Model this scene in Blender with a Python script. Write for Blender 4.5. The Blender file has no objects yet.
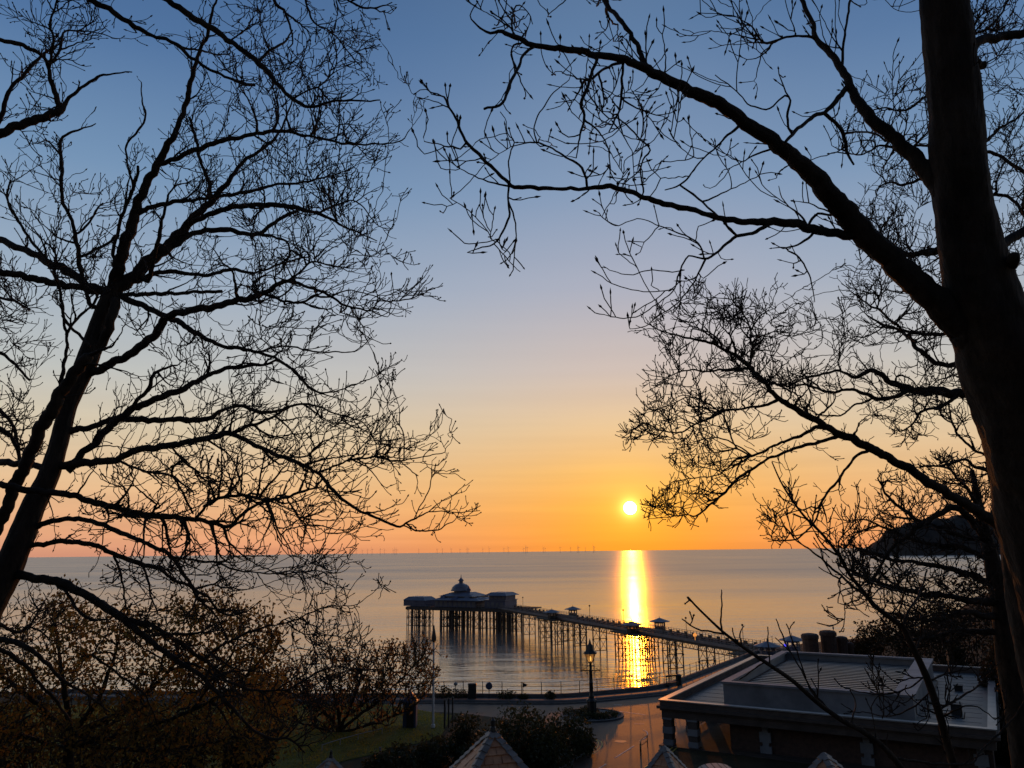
import bpy, math, random
import numpy as np
from mathutils import Vector, Matrix

# ------------------------------------------------------------------ camera, world, sun
S = bpy.context.scene
COL = S.collection
F = 780.0; PITCH = math.radians(12.14); ROLL = math.radians(-0.65); H = 24.0
cam_d = bpy.data.cameras.new('camera')
cam_d.sensor_fit = 'HORIZONTAL'; cam_d.sensor_width = 36.0; cam_d.lens = 36.0 * F / 1024.0
cam_d.clip_start = 0.1; cam_d.clip_end = 400000.0
cam = bpy.data.objects.new('camera', cam_d); COL.objects.link(cam)
ROT = Matrix.Rotation(math.pi / 2 + PITCH, 3, 'X') @ Matrix.Rotation(ROLL, 3, 'Z')
cam.matrix_world = Matrix.Translation((0, 0, H)) @ ROT.to_4x4()
S.camera = cam

SUN_EL = math.radians(2.98); SUN_AZ = math.radians(8.41)          # azimuth clockwise from +Y
SUN_DIR = Vector((math.sin(SUN_AZ) * math.cos(SUN_EL), math.cos(SUN_AZ) * math.cos(SUN_EL), math.sin(SUN_EL)))

S.view_settings.view_transform = 'Standard'; S.view_settings.look = 'None'
S.view_settings.exposure = 0.0; S.view_settings.gamma = 1.0; S.view_settings.use_curve_mapping = False


def lin(r, g, b):
    f = lambda c: c / 12.92 if c <= 0.04045 else ((c + 0.055) / 1.055) ** 2.4
    return (f(r / 255), f(g / 255), f(b / 255), 1.0)


class NT:
    """tiny node helper"""
    def __init__(self, tree): self.t = tree; self.n = tree.nodes; self.l = tree.links
    def new(self, typ, **kw):
        n = self.n.new(typ)
        for k, v in kw.items():
            if k.startswith('i_'):
                n.inputs[k[2:].replace('_', ' ')].default_value = v
            else: setattr(n, k, v)
        return n
    def put(self, sock, v):
        if hasattr(v, 'is_output') or isinstance(v, bpy.types.NodeSocket): self.l.new(v, sock)
        else: sock.default_value = v
    def math(self, op, a, b=None, c=None, clamp=False):
        n = self.n.new('ShaderNodeMath'); n.operation = op; n.use_clamp = clamp
        for i, v in enumerate((a, b, c)):
            if v is not None: self.put(n.inputs[i], v)
        return n.outputs[0]
    def mix(self, fac, a, b, blend='MIX'):
        n = self.n.new('ShaderNodeMix'); n.data_type = 'RGBA'; n.blend_type = blend
        self.put(n.inputs[0], fac); self.put(n.inputs[6], a); self.put(n.inputs[7], b)
        return n.outputs[2]
    def ramp(self, fac, stops, interp='LINEAR'):
        n = self.n.new('ShaderNodeValToRGB'); cr = n.color_ramp; cr.interpolation = interp
        while len(cr.elements) < len(stops): cr.elements.new(0.5)
        for e, (p, c) in zip(cr.elements, stops): e.position = p; e.color = c
        self.put(n.inputs[0], fac)
        return n.outputs[0]
    def noise(self, vec, scale, detail=3.0, rough=0.5, out=0):
        n = self.n.new('ShaderNodeTexNoise'); n.inputs['Scale'].default_value = scale
        n.inputs['Detail'].default_value = detail; n.inputs['Roughness'].default_value = rough
        if vec is not None: self.l.new(vec, n.inputs['Vector'])
        return n.outputs[out]


W = bpy.data.worlds.new('World'); S.world = W; W.use_nodes = True
W.node_tree.nodes.clear()
w = NT(W.node_tree)
wo = w.new('ShaderNodeOutputWorld'); wb = w.new('ShaderNodeBackground')
w.l.new(wb.outputs[0], wo.inputs[0])
tc = w.new('ShaderNodeTexCoord'); sep = w.new('ShaderNodeSeparateXYZ'); w.l.new(tc.outputs['Generated'], sep.inputs[0])
el = w.math('MULTIPLY', w.math('ARCSINE', sep.outputs[2]), 180 / math.pi / 90.0, clamp=True)       # elevation 0..90deg -> 0..1
E_ = lambda deg: deg / 90.0
SKY_AWAY = [(E_(0.0), lin(212, 152, 130)), (E_(1.5), lin(228, 170, 136)), (E_(4.5), lin(226, 188, 150)), (E_(8), lin(212, 198, 172)),
            (E_(12), lin(186, 192, 190)), (E_(18), lin(152, 172, 192)), (E_(25), lin(112, 145, 180)), (E_(33), lin(74, 110, 156)),
            (E_(42), lin(52, 86, 132)), (E_(60), lin(26, 46, 84)), (E_(90), lin(18, 34, 62))]
SKY_SUN = [(E_(0.0), lin(228, 132, 44)), (E_(1.6), lin(238, 150, 52)), (E_(3.2), lin(240, 164, 68)), (E_(5.5), lin(236, 178, 100)),
           (E_(9), lin(226, 192, 150)), (E_(13), lin(204, 188, 180)), (E_(19), lin(170, 174, 190)), (E_(26), lin(132, 154, 184)),
           (E_(36), lin(94, 124, 162)), (E_(60), lin(30, 52, 92)), (E_(90), lin(18, 34, 62))]
c_away = w.ramp(el, SKY_AWAY); c_sun = w.ramp(el, SKY_SUN)
dt = w.new('ShaderNodeVectorMath', operation='DOT_PRODUCT'); w.l.new(tc.outputs['Generated'], dt.inputs[0])
dt.inputs[1].default_value = (math.sin(SUN_AZ), math.cos(SUN_AZ), 0)
ch = w.math('MAXIMUM', w.math('SQRT', w.math('SUBTRACT', 1.0, w.math('MULTIPLY', sep.outputs[2], sep.outputs[2]))), 0.02)
caz = w.math('DIVIDE', dt.outputs['Value'], ch)                                    # cos of azimuth difference
az = w.math('ARCCOSINE', w.math('MINIMUM', w.math('MAXIMUM', caz, -1.0), 1.0))     # radians
g = w.math('POWER', w.math('DIVIDE', az, 0.28), 2.0)
wt = w.math('DIVIDE', 1.0, w.math('ADD', 1.0, g))
sky = w.mix(wt, c_away, c_sun)
# the half of the sky behind the camera is dimmer
back = w.math('MULTIPLY', w.math('SUBTRACT', az, 1.2), 0.6, clamp=True)
sky = w.mix(back, sky, w.ramp(el, [(0, lin(52, 56, 70)), (E_(20), lin(48, 58, 80)), (E_(90), lin(18, 34, 62))]))
mpw = w.new('ShaderNodeMapping'); mpw.inputs['Scale'].default_value = (1.2, 1.2, 34.0); w.l.new(tc.outputs['Generated'], mpw.inputs[0])
hz = w.noise(mpw.outputs[0], 1.6, 4.0, 0.55)
low = w.math('EXPONENT', w.math('MULTIPLY', el, -14.0))
sky = w.mix(w.math('MULTIPLY', low, 0.55), sky, w.mix(1.0, sky, w.ramp(hz, [(0.35, (0.80, 0.79, 0.82, 1)), (0.65, (1.12, 1.13, 1.10, 1))]), 'MULTIPLY'))
# halo and disc of the sun
d2 = w.new('ShaderNodeVectorMath', operation='DOT_PRODUCT'); w.l.new(tc.outputs['Generated'], d2.inputs[0]); d2.inputs[1].default_value = SUN_DIR
ang = w.math('MULTIPLY', w.math('ARCCOSINE', w.math('MINIMUM', d2.outputs['Value'], 1.0)), 180 / math.pi)
halo = w.math('EXPONENT', w.math('MULTIPLY', ang, -0.42))
halo2 = w.math('EXPONENT', w.math('MULTIPLY', w.math('MAXIMUM', w.math('SUBTRACT', ang, 0.45), 0.0), -3.4))
sky = w.mix(1.0, sky, w.mix(halo, (0, 0, 0, 1), (0.30, 0.19, 0.0, 1)), 'ADD')
sky = w.mix(1.0, sky, w.mix(halo2, (0, 0, 0, 1), (1.0, 0.75, 0.16, 1)), 'ADD')
disc = w.math('LESS_THAN', ang, 0.47)
sky = w.mix(disc, sky, (6.0, 5.0, 3.2, 1))
nish = w.new('ShaderNodeTexSky', sky_type='NISHITA', sun_disc=False, sun_elevation=SUN_EL, sun_rotation=SUN_AZ)
nish.air_density = 1.0; nish.dust_density = 0.6
nb = w.new('ShaderNodeBackground'); w.l.new(nish.outputs[0], nb.inputs[0]); nb.inputs[1].default_value = 0.0
w.l.new(sky, wb.inputs[0]); wb.inputs[1].default_value = 1.0
ad = w.new('ShaderNodeAddShader'); w.l.new(wb.outputs[0], ad.inputs[0]); w.l.new(nb.outputs[0], ad.inputs[1]); w.l.new(ad.outputs[0], wo.inputs[0])
NISH_STRENGTH = 0.05
nb.inputs[1].default_value = NISH_STRENGTH * 0.1

sl = bpy.data.lights.new('sun', 'SUN'); sl.energy = 0.55; sl.angle = math.radians(0.5); sl.color = (1.0, 0.27, 0.010)
so = bpy.data.objects.new('sun', sl); COL.objects.link(so)
so.rotation_euler = (-SUN_DIR).to_track_quat('-Z', 'Y').to_euler()

# ------------------------------------------------------------------ projection helpers (pixel of the photograph -> point in the place)
Rn = np.array(ROT); Cn = np.array([0, 0, H])
def ray(x, y): return Rn @ np.array([(x - 512) / F, -(y - 384) / F, -1.0])
def at_z(x, y, z):
    d = ray(x, y); return Cn + d * ((z - H) / d[2])
def at_d(x, y, d): return Cn + ray(x, y) * d                      # d: depth along the view axis
def at_y(x, y, Y):
    d = ray(x, y); return Cn + d * (Y / d[1])

# ------------------------------------------------------------------ objects
def tag(o, label=None, cat=None, group=None, kind=None):
    if label: o['label'] = label
    if cat: o['category'] = cat
    if group: o['group'] = group
    if kind: o['kind'] = kind
    return o
def empty(name, loc, label, cat, group=None, rz=0.0):
    o = bpy.data.objects.new(name, None); COL.objects.link(o); o.location = tuple(loc); o.rotation_euler = (0, 0, rz); o.empty_display_size = 0.2
    return tag(o, label, cat, group)
def mesh_np(name, V, Fs, mat, parent=None, origin=None, smooth=False):
    """V: n x 3 array, Fs: list of index arrays (m x k)"""
    V = np.asarray(V, dtype=np.float64)
    if origin is not None: V = V - np.asarray(origin)
    me = bpy.data.meshes.new(name)
    me.vertices.add(len(V)); me.vertices.foreach_set('co', V.astype(np.float32).ravel())
    loops = np.concatenate([np.asarray(f, dtype=np.int32).ravel() for f in Fs if len(f)])
    tot = np.concatenate([np.full(len(f), np.asarray(f).shape[1], dtype=np.int32) for f in Fs if len(f)])
    st = np.concatenate([[0], np.cumsum(tot)[:-1]]).astype(np.int32)
    me.loops.add(len(loops)); me.loops.foreach_set('vertex_index', loops)
    me.polygons.add(len(tot)); me.polygons.foreach_set('loop_start', st)
    if smooth: me.polygons.foreach_set('use_smooth', np.ones(len(tot), dtype=bool))
    me.update(calc_edges=True); me.validate()
    if mat is not None: me.materials.append(mat)
    o = bpy.data.objects.new(name, me); COL.objects.link(o)
    if parent is not None: o.parent = parent
    elif origin is not None: o.location = tuple(origin)
    return o
def copy_tree(o, parent=None):
    c = o.copy(); COL.objects.link(c); c.parent = parent
    for ch in [x for x in bpy.data.objects if x.parent == o]: copy_tree(ch, c)
    return c

class MB:
    def __init__(self): self.v = []; self.f = []
    def add(self, vs, fs):
        b = len(self.v); self.v += [tuple(map(float, p)) for p in vs]; self.f += [tuple(i + b for i in f) for f in fs]; return self
    def box(self, c, s, rz=0.0, taper=1.0):
        cx, cy, cz = c; sx, sy, sz = s[0] / 2, s[1] / 2, s[2] / 2; co, si = math.cos(rz), math.sin(rz)
        vs = []
        for z, k in ((-sz, 1.0), (sz, taper)):
            for x, y in ((-sx, -sy), (sx, -sy), (sx, sy), (-sx, sy)):
                x *= k; y *= k; vs.append((cx + x * co - y * si, cy + x * si + y * co, cz + z))
        return self.add(vs, [(0, 3, 2, 1), (4, 5, 6, 7), (0, 1, 5, 4), (1, 2, 6, 5), (2, 3, 7, 6), (3, 0, 4, 7)])
    def prism(self, poly, z0, z1):
        n = len(poly)
        vs = [(p[0], p[1], z0) for p in poly] + [(p[0], p[1], z1) for p in poly]
        a = sum(poly[i][0] * poly[(i + 1) % n][1] - poly[(i + 1) % n][0] * poly[i][1] for i in range(n))
        fs = [tuple(range(n))[::-1], tuple(range(n, 2 * n))] + [(i, (i + 1) % n, n + (i + 1) % n, n + i) for i in range(n)]
        if a < 0: fs = [f[::-1] for f in fs]
        return self.add(vs, fs)
    def bar(self, p0, p1, r0, r1=None, n=6):
        r1 = r0 if r1 is None else r1
        p0 = Vector(tuple(map(float, p0))); p1 = Vector(tuple(map(float, p1))); t = (p1 - p0)
        if t.length < 1e-6: return self
        t.normalize(); u = t.orthogonal().normalized(); w_ = t.cross(u)
        vs = []
        for p, r in ((p0, r0), (p1, r1)):
            for k in range(n):
                a = 2 * math.pi * (k + .5) / n; vs.append(p + u * (r * math.cos(a)) + w_ * (r * math.sin(a)))
        return self.add(vs, [tuple(range(n))[::-1], tuple(range(n, 2 * n))] + [(i, (i + 1) % n, n + (i + 1) % n, n + i) for i in range(n)])
    def lathe(self, prof, c=(0, 0, 0), n=16, rz=0.0, sx=1.0, sy=1.0):
        vs = []; fs = []
        for r, z in prof:
            for k in range(n):
                a = 2 * math.pi * k / n + rz; vs.append((c[0] + r * sx * math.cos(a), c[1] + r * sy * math.sin(a), c[2] + z))
        m = len(prof)
        for j in range(m - 1):
            for k in range(n): fs.append((j * n + k, j * n + (k + 1) % n, (j + 1) * n + (k + 1) % n, (j + 1) * n + k))
        fs.append(tuple(range(n))[::-1]); fs.append(tuple(range((m - 1) * n, m * n)))
        return self.add(vs, fs)
    def build(self, name, mat, parent=None, origin=(0, 0, 0), smooth=False):
        me = bpy.data.meshes.new(name)
        o_ = origin
        me.from_pydata([(x - o_[0], y - o_[1], z - o_[2]) for x, y, z in self.v], [], self.f)
        if smooth:
            for p in me.polygons: p.use_smooth = True
        me.update()
        if mat is not None: me.materials.append(mat)
        o = bpy.data.objects.new(name, me); COL.objects.link(o)
        if parent is not None: o.parent = parent
        else: o.location = tuple(origin)
        return o

# ------------------------------------------------------------------ materials
def mat(name, c1, c2=None, scale=2.0, rough=0.7, bump=0.0, bscale=None, spec=0.5, metal=0.0, detail=4.0, transl=None, stretch=None, coat=0.0):
    m = bpy.data.materials.new(name); m.use_nodes = True; m.node_tree.nodes.clear(); t = NT(m.node_tree)
    out = t.new('ShaderNodeOutputMaterial'); p = t.new('ShaderNodeBsdfPrincipled')
    tcn = t.new('ShaderNodeTexCoord'); vec = tcn.outputs['Object']
    if stretch:
        mp = t.new('ShaderNodeMapping'); mp.inputs['Scale'].default_value = stretch; t.l.new(vec, mp.inputs[0]); vec = mp.outputs[0]
    c1 = tuple(c1) + (1,) if len(c1) == 3 else c1
    if c2 is not None:
        c2 = tuple(c2) + (1,) if len(c2) == 3 else c2
        n = t.noise(vec, scale, detail, 0.6)
        t.l.new(t.ramp(n, [(0.3, c1), (0.7, c2)]), p.inputs['Base Color'])
    else: p.inputs['Base Color'].default_value = c1
    p.inputs['Roughness'].default_value = rough; p.inputs['Metallic'].default_value = metal
    p.inputs['Specular IOR Level'].default_value = spec
    if bump:
        b = t.new('ShaderNodeBump'); b.inputs['Distance'].default_value = bump; b.inputs['Strength'].default_value = 1.0
        t.l.new(t.noise(vec, bscale or scale * 3, 5.0, 0.6), b.inputs['Height']); t.l.new(b.outputs[0], p.inputs['Normal'])
    sh = p.outputs[0]
    if transl:
        tr = t.new('ShaderNodeBsdfTranslucent'); tr.inputs[0].default_value = tuple(transl[:3]) + (1,)
        mx = t.new('ShaderNodeMixShader'); mx.inputs[0].default_value = transl[3]; t.l.new(sh, mx.inputs[1]); t.l.new(tr.outputs[0], mx.inputs[2]); sh = mx.outputs[0]
    t.l.new(sh, out.inputs[0])
    return m

M = {}
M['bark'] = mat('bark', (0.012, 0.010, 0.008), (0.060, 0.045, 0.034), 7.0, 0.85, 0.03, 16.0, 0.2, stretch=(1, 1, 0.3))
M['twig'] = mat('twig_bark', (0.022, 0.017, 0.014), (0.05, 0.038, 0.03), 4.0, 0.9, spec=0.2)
M['bud'] = M['twig']
M['leaf_a'] = mat('spring_leaf', (0.052, 0.038, 0.012), (0.115, 0.074, 0.022), 0.5, 0.7, spec=0.15, transl=(0.24, 0.145, 0.03, 0.48))
M['leaf_b'] = mat('copper_leaf', (0.085, 0.050, 0.020), (0.17, 0.095, 0.036), 0.5, 0.7, spec=0.15, transl=(0.34, 0.18, 0.055, 0.5))
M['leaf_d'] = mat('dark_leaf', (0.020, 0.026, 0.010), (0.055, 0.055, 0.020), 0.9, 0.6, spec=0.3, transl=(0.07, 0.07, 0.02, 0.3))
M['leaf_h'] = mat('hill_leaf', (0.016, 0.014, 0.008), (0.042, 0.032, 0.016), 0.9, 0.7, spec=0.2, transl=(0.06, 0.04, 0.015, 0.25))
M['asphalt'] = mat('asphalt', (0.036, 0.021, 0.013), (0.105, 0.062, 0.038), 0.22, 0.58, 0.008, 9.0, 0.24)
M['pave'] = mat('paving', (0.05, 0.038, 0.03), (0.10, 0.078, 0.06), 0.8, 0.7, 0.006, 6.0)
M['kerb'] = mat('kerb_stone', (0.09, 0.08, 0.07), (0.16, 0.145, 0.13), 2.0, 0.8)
M['stone'] = mat('stone', (0.07, 0.058, 0.05), (0.15, 0.13, 0.11), 0.8, 0.85, 0.03, 3.0)
M['grass'] = mat('grass', (0.085, 0.085, 0.014), (0.17, 0.155, 0.032), 0.6, 0.9, 0.05, 8.0, 0.2)
M['blade'] = mat('grass_blade', (0.10, 0.10, 0.016), (0.20, 0.18, 0.036), 0.5, 0.6, spec=0.2, transl=(0.40, 0.34, 0.05, 0.5))
M['earth'] = mat('earth', (0.030, 0.026, 0.012), (0.07, 0.055, 0.026), 0.4, 0.95, 0.06, 3.0, 0.2)
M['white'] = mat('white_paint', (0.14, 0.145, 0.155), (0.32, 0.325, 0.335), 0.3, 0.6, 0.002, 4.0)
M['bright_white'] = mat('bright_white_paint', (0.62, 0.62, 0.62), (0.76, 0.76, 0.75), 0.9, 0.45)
M['coping'] = mat('painted_coping', (0.24, 0.22, 0.20), (0.36, 0.33, 0.30), 0.9, 0.34, 0.002, 4.0)
M['cream'] = mat('weathered_render', (0.060, 0.045, 0.036), (0.130, 0.098, 0.080), 0.7, 0.75, 0.006, 5.0)
M['brick'] = mat('dark_brick', (0.07, 0.04, 0.03), (0.14, 0.08, 0.055), 3.0, 0.85, 0.01, 8.0)
M['line'] = mat('road_white', (0.45, 0.44, 0.42), (0.75, 0.74, 0.70), 1.5, 0.6)
M['yellow'] = mat('road_yellow', (0.45, 0.30, 0.04), (0.70, 0.48, 0.08), 1.5, 0.6)
M['black'] = mat('black_iron', (0.012, 0.012, 0.012), (0.03, 0.028, 0.026), 3.0, 0.5)
M['pier_iron'] = mat('pier_iron', (0.025, 0.022, 0.022), (0.05, 0.045, 0.042), 1.0, 0.6)
M['pier_deck'] = mat('pier_planks', (0.06, 0.05, 0.042), (0.10, 0.085, 0.07), 1.0, 0.9, spec=0.1)
M['pier_blue'] = mat('pier_blue_paint', (0.05, 0.065, 0.12), (0.10, 0.12, 0.19), 0.6, 0.55)
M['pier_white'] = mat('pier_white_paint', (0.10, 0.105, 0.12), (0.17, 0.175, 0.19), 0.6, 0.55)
M['roof_grey'] = mat('lead_roof', (0.10, 0.115, 0.16), (0.17, 0.19, 0.24), 0.8, 0.5)
M['felt'] = mat('wet_roof_felt', (0.025, 0.024, 0.024), (0.11, 0.108, 0.105), 0.2, 0.48, 0.004, 2.0, 0.6)
M['ribs'] = mat('ribbed_metal', (0.04, 0.041, 0.043), (0.15, 0.152, 0.156), 0.3, 0.42)
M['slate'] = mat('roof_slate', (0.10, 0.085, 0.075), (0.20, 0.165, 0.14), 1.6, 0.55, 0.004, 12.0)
M['slate_o_lit'] = mat('lit_clay_slate', (0.46, 0.19, 0.085), (0.74, 0.36, 0.17), 2.2, 0.55, 0.004, 12.0)  # orange tile colour, brightened so the low sky's glow sits in the colour
M['ridge'] = mat('ridge_tile', (0.18, 0.16, 0.14), (0.36, 0.32, 0.28), 2.0, 0.6)
M['wood'] = mat('dark_timber', (0.04, 0.028, 0.018), (0.08, 0.055, 0.035), 3.0, 0.7)
M['headland'] = mat('headland_rock', (0.035, 0.028, 0.022), (0.07, 0.055, 0.042), 0.02, 0.95, spec=0.1)
M['turbine'] = mat('turbine_grey', (0.55, 0.52, 0.50), None, rough=0.6)
M['blue'] = mat('blue_paint', (0.03, 0.05, 0.10), (0.05, 0.08, 0.14), 1.0, 0.6)
M['skin'] = mat('skin', (0.35, 0.2, 0.14), None, rough=0.6)
def emit(name, c, s):
    m = bpy.data.materials.new(name); m.use_nodes = True; m.node_tree.nodes.clear(); t = NT(m.node_tree)
    out = t.new('ShaderNodeOutputMaterial'); e = t.new('ShaderNodeEmission'); e.inputs[0].default_value = tuple(c) + (1,); e.inputs[1].default_value = s
    t.l.new(e.outputs[0], out.inputs[0]); return m
M['blue_light'] = emit('blue_lamp', (0.10, 0.08, 1.0), 1.2)
M['deck_light'] = emit('deck_lamp', (1.0, 0.36, 0.08), 0.9)
M['warm_light'] = emit('warm_lamp', (1.0, 0.50, 0.14), 3.0)
def glass_mat():
    m = bpy.data.materials.new('amber_glass'); m.use_nodes = True; m.node_tree.nodes.clear(); t = NT(m.node_tree)
    out = t.new('ShaderNodeOutputMaterial'); a = t.new('ShaderNodeBsdfTransparent'); a.inputs[0].default_value = (0.95, 0.85, 0.6, 1)
    b = t.new('ShaderNodeBsdfTranslucent'); b.inputs[0].default_value = (0.9, 0.75, 0.5, 1)
    gl = t.new('ShaderNodeBsdfGlossy'); gl.inputs['Roughness'].default_value = 0.1
    m1 = t.new('ShaderNodeMixShader'); m1.inputs[0].default_value = 0.4; t.l.new(a.outputs[0], m1.inputs[1]); t.l.new(b.outputs[0], m1.inputs[2])
    m2 = t.new('ShaderNodeMixShader'); m2.inputs[0].default_value = 0.06; t.l.new(m1.outputs[0], m2.inputs[1]); t.l.new(gl.outputs[0], m2.inputs[2])
    t.l.new(m2.outputs[0], out.inputs[0]); return m
M['glass'] = glass_mat()

def water_mat():
    m = bpy.data.materials.new('sea_water'); m.use_nodes = True; m.node_tree.nodes.clear(); t = NT(m.node_tree)
    out = t.new('ShaderNodeOutputMaterial'); p = t.new('ShaderNodeBsdfPrincipled')
    geo = t.new('ShaderNodeNewGeometry'); pos = geo.outputs['Position']
    sx = t.new('ShaderNodeSeparateXYZ'); t.l.new(pos, sx.inputs[0])
    dist = t.math('SQRT', t.math('ADD', t.math('MULTIPLY', sx.outputs[0], sx.outputs[0]), t.math('MULTIPLY', sx.outputs[1], sx.outputs[1])))
    p.inputs['IOR'].default_value = 2.1
    # large calm / ruffled patches
    mp = t.new('ShaderNodeMapping'); mp.inputs['Scale'].default_value = (0.0022, 0.006, 1); t.l.new(pos, mp.inputs[0])
    patch = t.noise(mp.outputs[0], 1.0, 4.0, 0.6)
    pr = t.ramp(patch, [(0.36, (0, 0, 0, 1)), (0.66, (1, 1, 1, 1))])
    p.inputs['Base Color'].default_value = (0.19, 0.16, 0.135, 1)
    far = t.math('MULTIPLY', t.math('SUBTRACT', dist, 170.0), 1 / 700.0, clamp=True)
    rg = t.math('ADD', t.math('ADD', 0.12, t.math('MULTIPLY', far, 0.15)), t.math('MULTIPLY', pr, 0.06))
    t.l.new(rg, p.inputs['Roughness'])
    m2 = t.new('ShaderNodeMapping'); m2.inputs['Scale'].default_value = (0.20, 0.55, 1); m2.inputs['Rotation'].default_value = (0, 0, 0.12); t.l.new(pos, m2.inputs[0])
    n1 = t.noise(m2.outputs[0], 1.0, 3.0, 0.55)
    m3 = t.new('ShaderNodeMapping'); m3.inputs['Scale'].default_value = (0.035, 0.11, 1); m3.inputs['Rotation'].default_value = (0, 0, -0.1); t.l.new(pos, m3.inputs[0])
    n2 = t.noise(m3.outputs[0], 1.0, 2.0, 0.5)
    h = t.math('ADD', t.math('MULTIPLY', n1, 0.17), t.math('MULTIPLY', n2, 0.34))
    b = t.new('ShaderNodeBump'); b.inputs['Strength'].default_value = 1.0; b.inputs['Distance'].default_value = 1.0
    amp = t.math('ADD', 0.40, t.math('MULTIPLY', pr, 1.0))
    t.l.new(t.math('MULTIPLY', h, amp), b.inputs['Height']); t.l.new(b.outputs[0], p.inputs['Normal'])
    t.l.new(p.outputs[0], out.inputs[0]); return m
M['water'] = water_mat()

# ------------------------------------------------------------------ the setting: sea, ground, headland
RNG = np.random.default_rng(7)
BIG = 200000.0
tag(mesh_np('sea', [(-BIG, -2000, 0), (BIG, -2000, 0), (BIG, BIG, 0), (-BIG, BIG, 0)], [np.array([[0, 1, 2, 3]])], M['water']), kind='structure')

SHX = np.array([-400, -160, -80, -30, -8.5, 5.3, 18.1, 38.6, 46, 70, 150, 400.])
SHY = np.array([260, 140, 110, 101, 99.7, 98.2, 103.6, 134.7, 146, 160, 205, 330.])
shore = lambda x: np.interp(x, SHX, SHY)
def sstep(a, b, x):
    t = np.clip((x - a) / (b - a), 0, 1); return t * t * (3 - 2 * t)
def ground_z(x, y):
    x = np.asarray(x, float); y = np.asarray(y, float)
    t = np.clip(y / 62.0, -0.7, 1)
    z = 7.0 + 15.4 * (1 - t) ** 1.25 * (1 - 0.35 * sstep(0, 0.3, t) * (1 - sstep(0.5, 1.0, t)))
    z = z + 9.0 * sstep(44, 78, x - 0.30 * (y - 60)) * sstep(30, 75, y)
    return z
gx = np.concatenate([np.arange(-160, -60, 4.), np.arange(-60, 90, 1.), np.arange(90, 260, 5.)])
gy = np.concatenate([np.arange(-40, 40, 2.), np.arange(40, 160, 1.), np.arange(160, 300, 4.)])
GX, GY = np.meshgrid(gx, gy)
GZ = ground_z(GX, GY)
nz = 0.25 * np.sin(GX * 0.7 + 1.3 * np.sin(GY * 0.31)) * np.sin(GY * 0.53 + GX * 0.17)
GZ = GZ + nz * sstep(7.3, 9.0, GZ) * 1.0
GZ = np.where(GY > shore(GX) + 0.2, -4.0, GZ - 0.004)
nx_, ny_ = len(gx), len(gy)
ii = (np.arange(ny_ - 1)[:, None] * nx_ + np.arange(nx_ - 1)[None, :]).ravel()
tag(mesh_np('ground', np.stack([GX.ravel(), GY.ravel(), GZ.ravel()], 1), [np.stack([ii, ii + 1, ii + nx_ + 1, ii + nx_], 1)], M['earth'], smooth=True), kind='structure')

def ribbon(name, pts, wid, z0, z1, m, side=0.0):
    """strip along a polyline in plan, as a closed prism"""
    P = np.array([p[:2] for p in pts], float); T = np.gradient(P, axis=0); T /= np.linalg.norm(T, axis=1)[:, None] + 1e-9
    N = np.stack([-T[:, 1], T[:, 0]], 1); L = P + N * (wid / 2 + side); Rr = P + N * (-wid / 2 + side); n = len(P)
    V = np.concatenate([np.c_[L, np.full(n, z1)], np.c_[Rr, np.full(n, z1)], np.c_[L, np.full(n, z0)], np.c_[Rr, np.full(n, z0)]])
    i = np.arange(n - 1)
    Fs = np.concatenate([np.stack([i, n + i, n + i + 1, i + 1], 1), np.stack([2 * n + i, i, i + 1, 2 * n + i + 1], 1), np.stack([n + i, 3 * n + i, 3 * n + i + 1, n + i + 1], 1)])
    Fs = np.concatenate([Fs, [[0, 2 * n, 3 * n, n]], [[n - 1, 2 * n - 1, 4 * n - 1, 3 * n - 1]]])
    return mesh_np(name, V, [Fs], m)
def smooth_line(pts, step=0.8):
    P = np.array([tuple(p)[:2] for p in pts], float)
    for _ in range(3):
        Q = [P[0]]
        for a, b in zip(P[:-1], P[1:]): Q += [a * .75 + b * .25, a * .25 + b * .75]
        Q.append(P[-1]); P = np.array(Q)
    return P
xs = np.arange(-60, 46.1, 1.0)
SHORE = np.stack([xs, shore(xs)], 1)
for _ in range(6): SHORE[1:-1, 1] = (SHORE[:-2, 1] + SHORE[2:, 1] + 2 * SHORE[1:-1, 1]) / 4
def inset(P, d):
    T = np.gradient(P, axis=0); T /= np.linalg.norm(T, axis=1)[:, None]; return P + np.stack([T[:, 1], -T[:, 0]], 1) * d
tag(ribbon('sea_wall', inset(SHORE, 0.25), 0.6, -4, 7.45, M['stone']), 'low stone sea wall edging the promenade above the water', 'wall')
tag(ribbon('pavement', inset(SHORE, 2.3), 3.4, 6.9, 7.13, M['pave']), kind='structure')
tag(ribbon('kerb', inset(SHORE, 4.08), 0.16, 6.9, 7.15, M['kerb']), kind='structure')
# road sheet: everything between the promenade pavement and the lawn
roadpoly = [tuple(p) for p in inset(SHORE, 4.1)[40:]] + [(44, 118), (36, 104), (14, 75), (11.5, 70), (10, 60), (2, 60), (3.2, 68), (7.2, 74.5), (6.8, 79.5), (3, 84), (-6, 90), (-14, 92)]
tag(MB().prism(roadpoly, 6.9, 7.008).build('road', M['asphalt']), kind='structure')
grass_poly = None
lawn = [at_z(270, 775, 7.3), at_z(440, 738, 7), at_z(452, 716, 7), at_z(380, 704, 7), (-34, 95), (-62, 98), (-66, 60), (-30, 62)]
tag(MB().prism([tuple(p[:2]) for p in lawn], 6.8, 7.05).build('lawn', M['grass']), kind='structure')
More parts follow.
